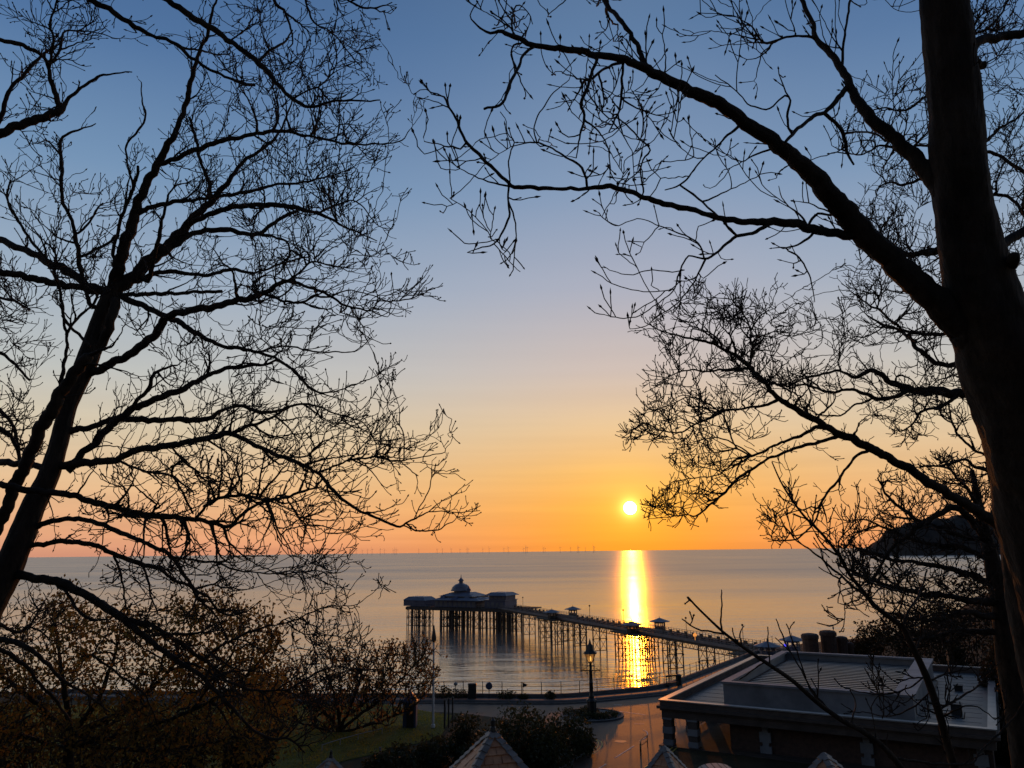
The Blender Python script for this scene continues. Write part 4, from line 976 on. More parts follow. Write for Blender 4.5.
            for k, i in enumerate(ids):
                lst = seen.setdefault(int(i), [])
                if len(lst) >= 3 or any(np.dot(D[k], q) > .9 for q in lst): continue
                lst.append(D[k]); keep.append(k)
            if not keep:
                for i in ids:
                    alive[(near_i == i) & (near_d < infd)] = False
                continue
            blocked = np.setdiff1d(np.arange(len(ids)), keep)
            if len(blocked):
                bi = ids[blocked]; m_ = np.isin(near_i, bi) & (rng.random(len(A)) < .25); alive[m_] = False
            o = len(pos); N = N[keep]
            for k, q in zip(keep, N): par.append(int(ids[k])); pos.append(q)
            al = np.where(alive)[0]
            if len(al) == 0: break
            for s in range(0, len(N), 700):
                dd = np.linalg.norm(A[al][:, None] - N[None, s:s + 700], axis=2); k = dd.argmin(1); v = dd[np.arange(len(al)), k]; b = v < near_d[al]; w_ = al[b]; near_d[w_] = v[b]; near_i[w_] = k[b] + o + s
            alive &= near_d > kd
        self.pos = list(pos); self.par = list(par)
    def finish(self, name, label, cat, base, tip_px=0.42, pexp=2.4, spur=0.5, bud=True, bud_px=(.8, 2.6), group=None, bark='bark', twigmat='twig', upturn=0.5, cap=2.2, trunk_rough=0.05, spur_px=4.5):
        rng = self.rng; P, par = self.pos, self.par; n = len(P); nf = self.nfix; u = self.d0 / F
        ch = np.zeros(n, int); np.add.at(ch, par[nf:][par[nf:] >= 0], 1)
        # spurs: short upturned twiglets at tips and along the young shoots
        tipi = np.where((ch == 0) & (np.arange(n) >= nf))[0]; young = np.where(np.arange(n) >= nf)[0]
        side = young[rng.random(len(young)) < spur * .32]
        newP, newpar = [], []
        cnt = n; tips = []
        for i, kind in [(i, 0) for i in tipi for _ in range(1 + int(rng.random() < spur))] + [(i, 1) for i in side]:
            d = P[i] - P[par[i]]; d = d / (np.linalg.norm(d) + 1e-9)
            d = d * (1.0 if kind == 0 else .6) + rng.normal(0, .5, 3) + np.array([0, 0, upturn * .6]); d /= np.linalg.norm(d); p = P[i]; pa = int(i)
            for _ in range(int(rng.integers(1, 4))):
                p = p + d * spur_px * u * .6 * rng.uniform(.7, 1.2); newP.append(p); newpar.append(pa); pa = cnt; cnt += 1
                d = d + rng.normal(0, .18, 3) + np.array([0, 0, upturn * .25]); d /= np.linalg.norm(d)
            tips.append(cnt - 1)
        if newP: P = np.vstack([P, newP]); par = np.r_[par, newpar]
        n = len(P); r0 = tip_px * u; A = np.zeros(n); chn = np.zeros(n, int)
        main = np.full(n, -1); best = np.zeros(n)
        rad = np.zeros(n); rad[:nf] = self.rad
        for i in range(n - 1, nf - 1, -1):
            if A[i] == 0: A[i] = r0 ** pexp
            rad[i] = min(A[i] ** (1 / pexp), cap * u); p = par[i]
            if A[i] > best[p]: best[p] = A[i]; main[p] = i
            A[p] += A[i]
        for i in range(nf, n): rad[i] = min(rad[i], max(rad[par[i]] * .92, r0))
        idx = np.arange(nf, n); pr = par[idx]
        T = P - P[np.maximum(par, 0)]; T /= np.linalg.norm(T, axis=1)[:, None] + 1e-9
        hasm = main >= 0; T2 = T.copy(); T2[hasm] += T[main[hasm]]; T2 /= np.linalg.norm(T2, axis=1)[:, None] + 1e-9
        def ring(pp_, tt, rr_, s):
            ref = np.where(np.abs(tt[:, 1:2]) < .9, np.array([[0, 1., 0]]), np.array([[1., 0, 0]])); U = np.cross(tt, ref); U /= np.linalg.norm(U, axis=1)[:, None] + 1e-9; W_ = np.cross(tt, U); a = 2 * np.pi * np.arange(s) / s
            return (pp_[:, None] + rr_[:, None, None] * (U[:, None] * np.cos(a)[None, :, None] + W_[:, None] * np.sin(a)[None, :, None]))
        s = 4; m = len(idx); Eend = ring(P[idx], T2[idx], rad[idx], s)
        share = (pr >= nf) & (main[pr] == idx); sp0 = np.where(~share)[0]
        Est = ring(P[pr[sp0]], T[idx[sp0]], np.minimum(rad[idx[sp0]] * 1.15, rad[pr[sp0]]), s)
        V = np.concatenate([Eend.reshape(-1, 3), Est.reshape(-1, 3)]); start = np.zeros(m, int); start[share] = (pr[share] - nf) * s; start[sp0] = m * s + np.arange(len(sp0)) * s
        k = np.arange(s); a = start[:, None] + k; b = start[:, None] + (k + 1) % s; e = (np.arange(m) * s)[:, None] + k; f = (np.arange(m) * s)[:, None] + (k + 1) % s
        Fq = np.stack([a, b, f, e], 2).reshape(-1, 4)
        if bud and tips:
            tp = np.array(tips); q = P[tp]; d = T[tp]; bl = bud_px[1] * u * rng.uniform(.6, 1.3, len(tp)); br = bud_px[0] * u * rng.uniform(.7, 1.2, len(tp))
            R0 = ring(q + d * (bl * .38)[:, None], d, br, 4); B = np.concatenate([q[:, None] - d[:, None] * .2 * bl[:, None, None], R0, (q + d * bl[:, None])[:, None]], 1); o = len(V); V = np.concatenate([V, B.reshape(-1, 3)])
            bs = o + np.arange(len(tp))[:, None, None] * 6; tri = np.array([[0, 2, 1], [0, 3, 2], [0, 4, 3], [0, 1, 4], [5, 1, 2], [5, 2, 3], [5, 3, 4], [5, 4, 1]])[None]; Ft = (bs + tri).reshape(-1, 3)
        else: Ft = np.zeros((0, 3), int)
        self.tipP = P[np.array(tips)] if tips else P[:0]; self.P = P; self.nfin = nf
        t = empty(name, base, label, cat, group)
        for j, (part, X, Rd) in enumerate(self.limbs):
            big = Rd.max() * F / self.d0
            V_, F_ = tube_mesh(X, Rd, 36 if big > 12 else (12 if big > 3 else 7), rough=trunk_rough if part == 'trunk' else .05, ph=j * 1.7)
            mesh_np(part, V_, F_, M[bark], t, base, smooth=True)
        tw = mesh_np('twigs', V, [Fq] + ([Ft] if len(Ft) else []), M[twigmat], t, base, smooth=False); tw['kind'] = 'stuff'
        self.root = t
        return self
W3 = lambda s: [tuple(float(v) for v in q.split(',')) for q in s.split()]
def gbase(px, py, d):
    p = at_d(px, py, d); return (p[0], p[1], float(ground_z(p[0], p[1])))

# ---- the big bare tree on the left
TL = Tree(101, 4.0, 9.0, .82)
TL.limb(W3('-62,900,50 -52,800,46 -40,700,42 -18,620,38 4,575,35 18,545,30 34,505,26 48,478,24 57,450,21 63,425,20 68,405,20 77,385,21 88,360,24 95,335,20 104,308,18 113,290,18'), part='trunk')
TL.limb(W3('-20,560,14 0,522,14 15,486,14 28,458,14 42,427,15 55,403,15 66,385,14 78,368,14 88,355,12'), depth=9.25, spread=-.2, attach=False)
TL.limb(W3('90,358,13 104,338,11 112,318,11 116,300,12'), spread=.1)
TL.limb(W3('113,290,15 120,262,14 129,232,13 138,205,10.5 148,180,10 160,160,9 175,132,7 186,105,6 192,75,5 198,57,4.4 208,32,3.6 212,12,3 222,-12,2'), spread=-.6)
TL.limb(W3('113,292,15 126,283,15 145,265,15 165,248,13 190,222,10 209,203,8 225,186,6 245,160,4.5 272,142,3.4 286,118,2.4 292,100,1.8'), spread=.8)
TL.limb(W3('162,164,6 190,152,6 218,142,5.5 250,135,5 282,131,4.2 308,136,3.6 350,144,2.5 372,144,2 398,142,1.5 410,130,1'), spread=-.9)
TL.limb(W3('210,203,5 209,182,4.5 201,162,4 196,142,3.5 190,117,3'), spread=-.5)
TL.limb(W3('148,282,5 152,265,5 157,245,5 164,212,4 168,195,3'), spread=-.8)
TL.limb(W3('134,216,6 150,208,5.5 175,202,5 215,197,4.5 256,190,4 275,185,3.2 310,181,2.4 350,170,1.5'), spread=1.1)
TL.limb(W3('186,225,7 215,212,6 250,205,6 285,206,6 305,210,5 320,214,4.5 345,227,2.6 362,234,1.8 377,241,1.1'), spread=-1.2)
TL.limb(W3('318,213,2.6 335,206,2.4 350,200,2 362,206,1.6 378,226,1.2 392,228,1'), spread=.4)
TL.limb(W3('170,248,7 200,231,6.5 232,231,6 257,234,5.5 275,222,4.5 287,216,4 300,208,3'), spread=.6)
TL.limb(W3('255,234,3.5 275,237,3.2 288,243,3 289,256,2.4 283,268,2'), spread=.5)
TL.limb(W3('136,282,6 150,274,5.5 175,272,5 205,275,4.5 230,270,4 256,272,3 280,264,2.4 310,256,1.6'), spread=1.3)
TL.limb(W3('89,374,10 100,369,10 114,362,10 130,354,10 150,339,10 165,320,10 178,313,9 205,308,8 220,305,8 245,299,7.5 265,293,6.5 282,282,5 300,284,4 317,290,3.6 330,296,3.2 347,306,2.6 372,311,2'), spread=-1.3)
TL.limb(W3('372,311,1.8 380,301,1.6 400,301,1.5 420,295,1.2 432,288,1'), spread=.2)
TL.limb(W3('265,294,3.4 280,300,3.2 302,302,2.8 315,296,2.6 330,297,2.2 350,290,1.6 385,300,1.2'), spread=.5)
TL.limb(W3('284,282,2.8 297,275,2.6 308,264,2.4 316,261,2.2 335,267,1.8 344,262,1.5 350,255,1.2 372,256,1'), spread=-.6)
TL.limb(W3('116,293,8 140,305,7.5 170,318,6.5 200,335,6 220,345,5 240,349,4.5 262,353,4 282,362,3.4 295,372,3 306,384,2.5 322,393,2 337,391,1.7 355,384,1.4 372,378,1.2 388,368,1 402,360,.8'), spread=-1.0)
TL.limb(W3('258,352,2.6 285,346,2.3 310,351,2 335,352,1.7 355,351,1.4 372,337,1'), spread=.7)
TL.limb(W3('114,292,6 128,295,5.5 150,294,5 175,293,4.6 205,292,4 222,291,3.6'), spread=-.3)
TL.limb(W3('108,291,11 90,287,10 75,276,9.5 45,260,9 20,248,8.5 -5,238,8 -40,222,8'), spread=.9)
TL.limb(W3('108,291,10 90,290,9 75,287,8.5 37,279,8 0,272,8 -40,264,7'), spread=-.7)
TL.limb(W3('92,305,6 86,292,5.5 81,275,5.5 78,250,5 72,222,4.5 66,210,4 62,195,4 61,180,4 62,165,4 60,145,3.8 66,135,3 80,129,2.2 96,124,1.2'), spread=-.5)
TL.limb(W3('83,256,3.5 95,250,3.4 108,243,3.4 116,236,3.4'), spread=-.3)
TL.limb(W3('113,256,4 117,235,4 122,215,4 133,190,4 138,166,3.6'), spread=-.4)
TL.limb(W3('134,190,3 130,175,2.8 126,147,2.6 137,132,2.4 146,115,2.2 142,100,1.8 141,82,1.2'), spread=-.2)
TL.limb(W3('78,233,3 90,222,2.8 98,208,2.2 103,203,1.6'), spread=-.3)
TL.limb(W3('61,400,4 60,385,4.4 66,355,4 67,340,4 64,322,4 60,290,3.6 50,265,3.4 27,235,3 8,202,2.6 10,180,2'), spread=.4)
TL.limb(W3('66,335,3.4 72,325,3.4 84,312,3.2 92,306,3'), spread=.1)
TL.limb(W3('62,315,3.4 70,326,3.4 82,338,3.4 90,346,3.4'), spread=.1)
TL.limb(W3('52,470,9 30,465,8 0,462,8 -40,460,8'), spread=.8)
TL.limb(W3('60,466,10 85,463,9.5 107,461,9 122,457,8.5 140,450,8 170,445,7.5 200,440,7 225,433,6.5 240,438,6 255,445,5.5 277,455,5 297,463,4.6 317,472,4.4 330,487,4 347,503,3.6 370,515,3.2 397,526,2.8 412,520,2.3 430,512,1.7 455,512,1.2 480,511,.9'), spread=-1.4)
TL.limb(W3('407,524,2.2 417,531,2 437,530,1.6 447,524,1.4 455,520,1.1 462,506,.9'), spread=.3)
TL.limb(W3('318,472,3 325,470,2.8 347,461,2.6 365,458,2.2 380,456,2.2 390,461,2.2 405,460,1.8 427,456,1.3 445,452,1'), spread=-.6)
TL.limb(W3('404,460,1.7 404,445,1.6 402,430,1.4 394,417,1.2 387,405,1.2 391,392,1 393,383,.8'), spread=.3)
TL.limb(W3('414,519,1.5 422,503,1.4 430,487,1.2 432,465,.9'), spread=-.2)
TL.limb(W3('400,461,1.6 408,468,1.5 418,476,1.3'), spread=.2)
TL.limb(W3('230,434,4.4 245,427,4.2 262,422,3.6 278,414,3 292,405,3 312,405,2.6 337,414,2 360,421,1.5 370,432,1.5 380,455,1.2'), spread=1.0)
TL.limb(W3('283,458,2 305,456,2 314,449,2 320,443,2.2 322,442,1.5'), spread=-.5)
TL.limb(W3('70,470,9 82,454,9 92,445,9 110,427,9 125,414,9 140,405,8.5 160,398,8 190,385,7 205,377,6.5 222,370,5.5 235,367,5 256,365,4 267,365,3.4 277,360,3.2 290,368,3 300,377,2.6 308,387,2.2 320,394,1.8'), spread=.9)
TL.limb(W3('128,412,5 139,399,5 148,389,4.5 153,374,4 160,371,3.4 172,366,2.4'), spread=-.5)
TL.limb(W3('69,432,8 95,425,7.5 120,419,7 150,420,7 185,420,6.5 205,419,6 212,417,5.5 225,409,4.6 245,406,5 260,412,4.6 280,411,3.6 292,405,3'), spread=1.2)
TL.limb(W3('-40,477,8 0,485,8 37,491,8 75,496,8 100,504,7.5 125,510,7 150,515,6.5 175,518,6 195,519,5.5 215,524,5 230,526,4.5 245,511,4 262,503,3.6 275,499,3.4 290,496,3.4 302,491,3 318,488,2'), depth=8.7, spread=.3, attach=False)
TL.limb(W3('196,518,4 202,511,4 210,503,4 225,497,4 250,496,4 265,500,3.5 272,500,3'), spread=-.4)
TL.limb(W3('268,502,2.8 272,513,2.6 276,525,2.4 281,535,2.2 288,529,1.8 312,525,1.5 340,530,1.2 357,536,.9'), spread=.5)
TL.limb(W3('288,501,2.6 296,512,2.4 302,521,2 312,512,1.4 325,502,1.2'), spread=-.3)
TL.limb(W3('172,447,2.6 185,462,2.8 195,470,2.4 205,480,1.8 222,486,1.3'), spread=.5)
TL.limb(W3('172,470,3 178,484,2.8 186,500,2.6 193,514,2.4'), spread=.2)
TL.limb(W3('120,461,3 135,468,3 155,473,3 172,476,2.6 190,489,1.8'), spread=-.5)
TL.limb(W3('36,527,7 50,521,6.5 62,519,6 92,521,6 110,528,5.5 120,532,5.5 140,541,5 160,549,5 172,557,4.6 182,572,4.2 195,589,4 207,596,3.6 217,610,2.8 230,615,2.2 245,612,1.6 258,603,1.2'), spread=-.8)
TL.limb(W3('173,557,3.2 188,559,3 200,561,2.8 218,563,2.4 230,568,2.2 250,572,2 280,574,1.6 312,571,1.4 338,573,1.1 350,566,.8'), spread=.5)
TL.limb(W3('28,546,7 45,543,6.5 65,542,6 95,545,5.8 120,557,5.6 140,563,5.2 155,567,5 165,573,4.4 175,581,4 190,586,3.6 200,600,3 215,615,2.6 225,632,2.2'), spread=.8)
TL.limb(W3('114,556,3 120,570,2.8 124,595,2.4 128,615,1.8'), spread=.4)
TL.limb(W3('142,564,3 148,580,2.8 152,598,2.2 158,615,1.5'), spread=-.4)
TL.limb(W3('14,574,12 30,577,10.5 45,579,10 70,587,10 95,600,9.6 112,612,9 125,620,8.6 135,628,8 155,645,7 180,662,6.4 200,676,5.6 217,692,4.6 235,711,4 250,727,3.4 272,739,2.8 290,739,2.4 305,753,1.8'), spread=-1.2)
TL.limb(W3('130,621,6 155,627,5.4 175,640,5 190,650,4.6 205,660,4.2 218,672,3.6 230,682,3.2 245,688,3 262,691,2.8 285,690,2.6 305,680,2.4 320,671,2.2 340,667,1.8 360,670,1.4 375,672,1'), spread=.7)
TL.limb(W3('204,660,3.4 218,648,3.2 232,640,2.8 248,633,2.4 265,627,2.2 280,624,2 295,620,1.8 325,607,1.5 342,606,1.3 355,605,1.1 368,597,.9 377,589,.7'), spread=-.6)
TL.limb(W3('57,586,4.2 65,590,4 72,600,4 78,611,4 85,617,3.6 96,620,2.6 107,619,2'), spread=-.5)
TL.limb(W3('-50,628,8 -20,636,7 0,640,6.6 25,646,6 45,662,5 62,680,4 80,690,2.8 110,712,2'), depth=8.8, spread=-.3)
TL.limb(W3('-50,640,7 0,650,5.4 15,658,5 30,671,4.6 44,688,4 57,702,3.4 70,721,2.6'), depth=9.3, spread=.4)
TL.limb(W3('92,655,3 110,668,2.8 140,690,2.4 150,705,2 160,730,1.5'), spread=.4, attach=False, depth=8.6)
P1 = [(150, 195), (165, 150), (178, 110), (180, 60), (200, 10), (225, -10), (300, -10), (340, 20), (370, 60), (385, 95), (392, 130), (372, 160), (380, 190), (393, 225), (380, 262), (425, 283), (425, 300), (385, 318), (380, 345), (392, 362), (385, 385), (428, 402), (445, 440), (440, 462), (476, 508), (455, 528), (400, 532), (352, 540), (340, 560), (376, 588), (330, 612), (366, 645), (378, 668), (330, 690), (285, 735), (235, 715), (150, 645), (70, 590), (45, 560), (60, 530), (110, 500), (120, 450), (85, 420), (110, 360), (118, 300), (128, 240)]
P2 = [(0, 250), (0, 150), (40, 140), (75, 150), (105, 190), (128, 165), (140, 130), (158, 160), (140, 210), (118, 260), (110, 290), (70, 330), (45, 300)]
P3 = [(80, 430), (120, 400), (200, 370), (300, 360), (330, 400), (360, 440), (320, 520), (250, 520), (120, 500), (85, 470)]
P4 = [(60, 520), (200, 540), (340, 530), (370, 590), (330, 620), (370, 665), (300, 700), (150, 640), (60, 590)]
TL.grow([(P1, 3900, 9.0, .95), (P2, 520, 9.0, .8), (P3, 500, 9.0, .7), (P4, 700, 8.8, .8), ([(380, 280), (428, 285), (420, 300), (380, 310)], 60, 8, .5)], centre=(40, 480), up=.02, out=.075, levels=[(.105, 8, 21, 46, .004, .24), (.18, 3, 8, 46, .04, .25), (.12, 1, 3, 48, .12, .25)])
TL.finish('bare_tree', 'large bare tree with many spreading limbs filling the left side', 'tree', gbase(-62, 900, 9.0), tip_px=.36, bud_px=(.75, 2.8), cap=2.2, pexp=2.05, spur=.3, spur_px=5.5)

# ---- overhanging tree at the top left, its trunk outside the frame
TU = Tree(102, 4.0, 7.2)
TU.limb(W3('-190,1000,60 -180,700,52 -165,400,46 -150,200,42 -135,60,34 -120,-80,26'), part='trunk')
TU.limb(W3('-148,190,20 -90,165,14 -40,148,11 0,132,9.5 20,125,8.5 50,115,7.5 62,107,6.5 66,102,4 85,85,2.8 98,77,2.4 110,74,1.8 132,72,1.2'), spread=.3, snap=40)
TL_ = TU
TU.limb(W3('60,107,5 56,97,5 50,75,4.4 48,67,4 42,56,3.6 25,46,4 0,40,4.4 -30,38,5'), spread=-.3)
TU.limb(W3('48,66,3 60,50,2.8 62,35,2 70,31,1.8 95,32,1.2 112,38,.9'), spread=.4)
TU.limb(W3('50,66,2.8 53,40,2.4 50,22,2.2 55,8,1.8 58,-8,1.5'), spread=-.3)
TU.limb(W3('-20,150,5 0,120,4.6 5,100,4.4 11,88,4 25,74,3.6 37,60,3 48,50,2.4'), spread=.3)
TU.limb(W3('-140,60,16 -60,-60,11 20,-40,8 60,-20,6.5 91,0,6 107,8,5.5 125,20,5 140,30,4.5 155,36,4 170,41,3.6 180,47,3.4 190,57,3 212,70,2.8 235,81,2.4 255,86,2'), spread=.5, snap=60)
TU.limb(W3('60,-22,7 110,-26,6 140,-18,6 167,0,6 190,15,6 215,31,6 237,46,5.6 256,61,5.2 275,80,4.6 292,99,3.6 312,107,2.8 332,101,2.4 360,101,1.8 380,100,1.2'), spread=-.4, snap=30)
TU.limb(W3('110,-26,5 200,-50,4 260,-30,3.4 275,2,3 285,12,2.4 293,40,1.8 288,48,1.2'), spread=.4)
TU.limb(W3('260,-30,3 300,-25,2.6 340,-4,2.2 365,8,2 382,6,1.4 392,2,1'), spread=-.2)
TU.limb(W3('300,-25,2.4 312,20,1.8 330,30,1.4 345,48,1.1 362,68,1'), spread=.2)
TU.limb(W3('258,62,3 270,50,2.6 285,42,2.2 292,30,1.6'), spread=.3)
TU.limb(W3('292,99,2.4 305,92,2 320,85,1.6 335,72,1.2'), spread=-.3)
TU.grow([([(-20, -10), (90, -10), (100, 35), (60, 70), (80, 90), (40, 130), (-20, 140)], 260, 7.2, .5), ([(175, 60), (200, 5), (240, -10), (340, -10), (380, 20), (362, 60), (385, 95), (350, 110), (290, 110), (240, 90)], 260, 7.2, .7)], centre=(-60, 120), levels=[(.12, 5, 14, 48, .015, .24), (.18, 3, 8, 46, .04, .25), (.10, 1, 3, 48, .1, .25)])
TU.finish('bare_tree', 'bare tree reaching in from beyond the top left corner', 'tree', gbase(-190, 1000, 7.2), tip_px=.35, cap=1.4, bud_px=(.75, 3.0), spur=.4, spur_px=6)

# ---- the big trunk on the right with its limb across the sky
TR = Tree(103, 5.0, 5.6, .90)
TR.limb(W3('1130,1000,112 1108,768,100 1094,700,94 1074,630,90 1058,572,89 1044,522,88 1031,462,88 1018,405,90 1007,370,90 996,335,86 984,300,76 971,255,64 964,210,59 959,165,57 955,110,54 950,60,51 945,10,48 939,-50,45 933,-140,38'), part='trunk')
TR.limb(W3('985,350,40 968,330,40 945,308,33 923,290,29 893,262,27 868,238,25 843,210,23 818,181,21 793,157,18 775,143,16 757,131,15 735,115,14 712,100,13 677,85,11.5 649,70,10 624,60,8.5 594,54,7.5 564,49,6.5 534,45,5.6 509,35,4.6 500,31,3.6 486,32,2.6 474,22,1.8 470,14,1.4 478,2,1'), spread=-.5)
TR.limb(W3('647,68,6 643,60,6 636,42,5.6 621,22,5 604,0,4.6 590,-25,4'), spread=.4)
TR.limb(W3('860,236,12 840,234,10 815,229,9.5 795,225,9.5 775,221,9.5 750,222,7.5 730,220,6.6 700,212,6 670,205,6 637,195,5.6 612,186,5.4 600,187,5 584,189,4.6 550,188,4.4 516,187,4.4 506,180,4 484,160,3.6 466,141,3.2 457,122,2.8 444,97,2.2'), spread=-.5)
TR.limb(W3('773,221,5 762,229,4.6 755,232,4 735,237,3.4 720,250,3 706,259,3 695,256,2.2 687,257,2 680,272,1.8 672,292,1.6 655,305,1.4 637,317,1.2 615,317,1.1 600,314,.9'), spread=-.3)
TR.limb(W3('706,258,2.4 698,275,2 687,292,1.7 675,305,1.4 660,315,1.3 645,326,1.1 630,329,.9'), spread=.3)
TR.limb(W3('684,270,1.5 672,272,1.4 647,270,1.3 632,275,1.1 615,272,1 603,266,.9'), spread=-.2)
TR.limb(W3('704,258,2.2 701,248,2 695,240,1.8 680,234,1.6 670,230,1.5 642,219,1.2 630,221,1.1 615,226,1 602,217,.8'), spread=.4)
TR.limb(W3('738,127,3 728,135,2.6 718,145,2.4 705,157,2.2 692,172,2 680,185,2 665,190,1.2'), spread=-.2)
TR.limb(W3('680,185,2 700,200,2.2 718,216,2.4 736,235,2.4'), spread=.1)
TR.limb(W3('598,55,4.2 596,62,4 591,77,3.6 585,92,3.4 581,102,3.2 584,113,3 584,120,3 579,140,2 576,158,1.2'), spread=-.3)
TR.limb(W3('624,62,3.4 610,66,3.2 600,71,3 593,79,2.8'), spread=.1)
TR.limb(W3('585,121,2.4 594,126,2.2 601,135,2 608,148,1.7 610,165,1.3 610,180,1'), spread=.2)
TR.limb(W3('623,66,3 622,82,3 621,100,2.6 617,116,2.2 609,132,1.7'), spread=.3)
TR.limb(W3('618,118,1.8 628,126,1.7 637,136,1.7 648,146,1.7 650,150,1.8 643,160,1.8 641,168,1.8 643,192,1.9'), spread=-.2)
TR.limb(W3('536,46,3.8 526,52,3.6 520,63,3.4 516,71,3.4 511,82,3.4 507,95,3 501,104,3 492,107,3 484,109,3'), spread=-.4)
TR.limb(W3('520,44,2.2 514,44,2.2 511,53,2 514,65,2 515,73,1.6'), spread=.1)
TR.limb(W3('513,34,2 512,22,1.9 514,10,1.8 518,5,1.6 528,12,1.2 533,24,1'), spread=.3)
TR.limb(W3('587,187,3.2 585,175,3 580,166,2.8 571,160,2.6 560,153,2.4 549,147,2.2 538,143,2 530,142,1.6'), spread=.3)
TR.limb(W3('537,143,1.7 534,130,1.5 537,118,1.4 545,105,1.4 554,92,1.4 562,85,1.2 569,80,1.1 572,68,.8'), spread=-.2)
TR.limb(W3('510,182,1.8 509,165,1.6 511,150,1.5 514,140,1.4 508,135,1.3 506,120,1.1 500,112,1'), spread=.2)
TR.limb(W3('509,184,2.8 508,200,2.4 509,215,2.4 506,226,2.2 500,236,2 494,244,1.8 480,248,1.5 467,252,1'), spread=-.2)
TR.limb(W3('494,244,1.4 505,256,1.2 513,265,1 520,272,.8'), spread=.2)
TR.limb(W3('466,143,2.4 460,149,2 454,147,2.2 447,147,2 441,145,1.6 432,143,1.2 424,140,1.1 426,128,1.1 426,117,.8'), spread=-.3)
TR.limb(W3('808,227,3 816,214,2.6 828,215,2.6 838,214,2.4'), spread=.1)
TR.limb(W3('815,231,3 808,238,2.8 795,246,2.4 786,248,2.2 795,254,2 804,265,1.8 811,280,1.5 815,302,1'), spread=.3)
TR.limb(W3('808,226,2.4 800,215,2 790,207,1.7 782,198,1.3 779,186,1'), spread=-.3)
TR.limb(W3('945,192,24 932,178,20 921,163,18 907,150,16 896,140,15 880,126,13.5 865,112,12 857,100,11 851,88,9.5 846,76,8.5 840,66,7.5 828,51,6.5 817,38,6 812,22,5 804,5,4.6 796,-20,4'), spread=.7)
TR.limb(W3('816,38,3.6 803,36,3.2 792,36,2.8 777,40,2.5 764,43,2.4 757,35,1.8 750,25,1.5 738,17,1.1'), spread=-.3)
TR.limb(W3('842,68,3 842,55,3 844,42,2.8 847,20,2.6 850,0,2.4 852,-20,2'), spread=.3)
TR.limb(W3('849,86,6 843,92,6 835,101,5.6 825,112,5.2 812,117,5 803,125,4.4 794,132,4 787,140,3.4 784,143,3'), spread=-.5)
TR.limb(W3('792,133,3.4 788,126,3 788,112,3 790,100,2.4 784,96,2 770,108,1.8 762,109,1.7 748,104,1.6 740,95,1.4 728,84,1.2 715,75,1'), spread=-.2)
TR.limb(W3('824,113,4 830,118,4 838,126,4 843,133,4 846,145,3.8 849,156,3 853,165,2.4'), spread=.3)
TR.limb(W3('846,133,3 860,132,2.6 875,134,2.4 886,141,2'), spread=.5)
TR.limb(W3('972,45,12 980,40,11 992,38,10 1010,36,9.5 1024,32,9 1050,22,8'), spread=.3)
TR.limb(W3('973,60,11 980,66,9 985,66,8'), spread=-.1)
TR.limb(W3('998,278,26 1006,268,18 1012,262,14 1015,258,12'), spread=-.2)
TR.limb(W3('990,262,12 1002,246,11 1014,238,10 1030,226,9 1060,210,8'), spread=.4)
TR.grow([([(462, -5), (600, -5), (650, 40), (600, 50), (540, 42), (505, 45), (490, 110), (462, 60)], 150, 5.5, .25), ([(560, 55), (640, 65), (700, 100), (760, 140), (730, 200), (640, 180), (570, 150), (500, 130), (500, 60)], 330, 5.4, .35), ([(640, 60), (660, 10), (720, -5), (860, -5), (880, 60), (840, 50), (800, 110), (780, 135), (720, 95)], 330, 5.8, .4), ([(600, 215), (680, 240), (700, 300), (620, 330)], 40, 5.2, .3), ([(440, 150), (470, 150), (510, 185), (520, 250), (470, 250)], 30, 5.1, .2), ([(700, 160), (800, 150), (830, 200), (760, 215)], 45, 5.6, .3), ([(850, 60), (910, 10), (920, 120), (880, 120)], 60, 6, .3)], up=.1, wob=.3, first=.045, centre=(960, 260), levels=[(.085, 5, 14, 52, .06, .15), (.13, 3, 8, 48, .09, .16), (.045, 2, 4, 45, .12, .16)])
TR.finish('bare_tree', 'bare tree with the thick trunk at the right edge and one long limb leftward', 'tree', gbase(1130, 1000, 5.6), tip_px=.46, bud_px=(1.1, 6.0), spur=.45, cap=1.6, trunk_rough=.05, spur_px=11, upturn=.6)

vn = catmull(np.array(W3('949,-10,2 951,40,2.4 953,85,2.6 956,120,3 960,150,2.4 961,170,3 967,185,3.6 970,215,4 971,245,4.6 968,275,4 962,300,3 958,330,2')), 4.0)
X = np.array([at_d(c[0], c[1], 5.6 - .5 * 60 * 5.6 / F * .90 - .02 + .10 * max(0, (c[1] - 230) / 100) * -1) for c in vn])
V_, F_ = tube_mesh(X, vn[:, 2] / 2 * 5.4 / F * (1 + .25 * np.sin(np.arange(len(vn)) * 1.3)), 7, rough=.1)
mesh_np('dead_ivy_stem', V_, F_, M['wood'], TR.root, gbase(1130, 1000, 5.6), smooth=True)
# ---- finer tree behind it
T2 = Tree(104, 3.2, 14.0, .9)
T2.limb(W3('1075,900,36 1058,768,34 1040,690,32 1026,620,32 1014,540,30 1004,440,28 992,360,24 984,290,20 974,210,16 965,120,12 958,20,8 954,-60,5'), part='trunk')
T2.limb(W3('1012,545,16 1000,530,13 988,517,12 953,497,11 918,475,10 888,457,9.5 868,447,9 843,435,8.5 818,422,7.5 793,407,6.6 775,395,6 762,380,5 750,367,4.6 738,357,4 725,350,3.4 705,341,2.8 682,337,2 660,330,1.5 645,322,1'), spread=-1.4, snap=40)
T2.limb(W3('750,366,3 752,352,2.8 751,338,2.4 750,328,2.2 742,312,1.6 733,300,1.2'), spread=.5)
T2.limb(W3('748,368,2.6 735,369,2.4 720,370,2.4 705,371,2 692,370,2 680,372,1.6 668,377,1.3 657,384,1'), spread=-.5)
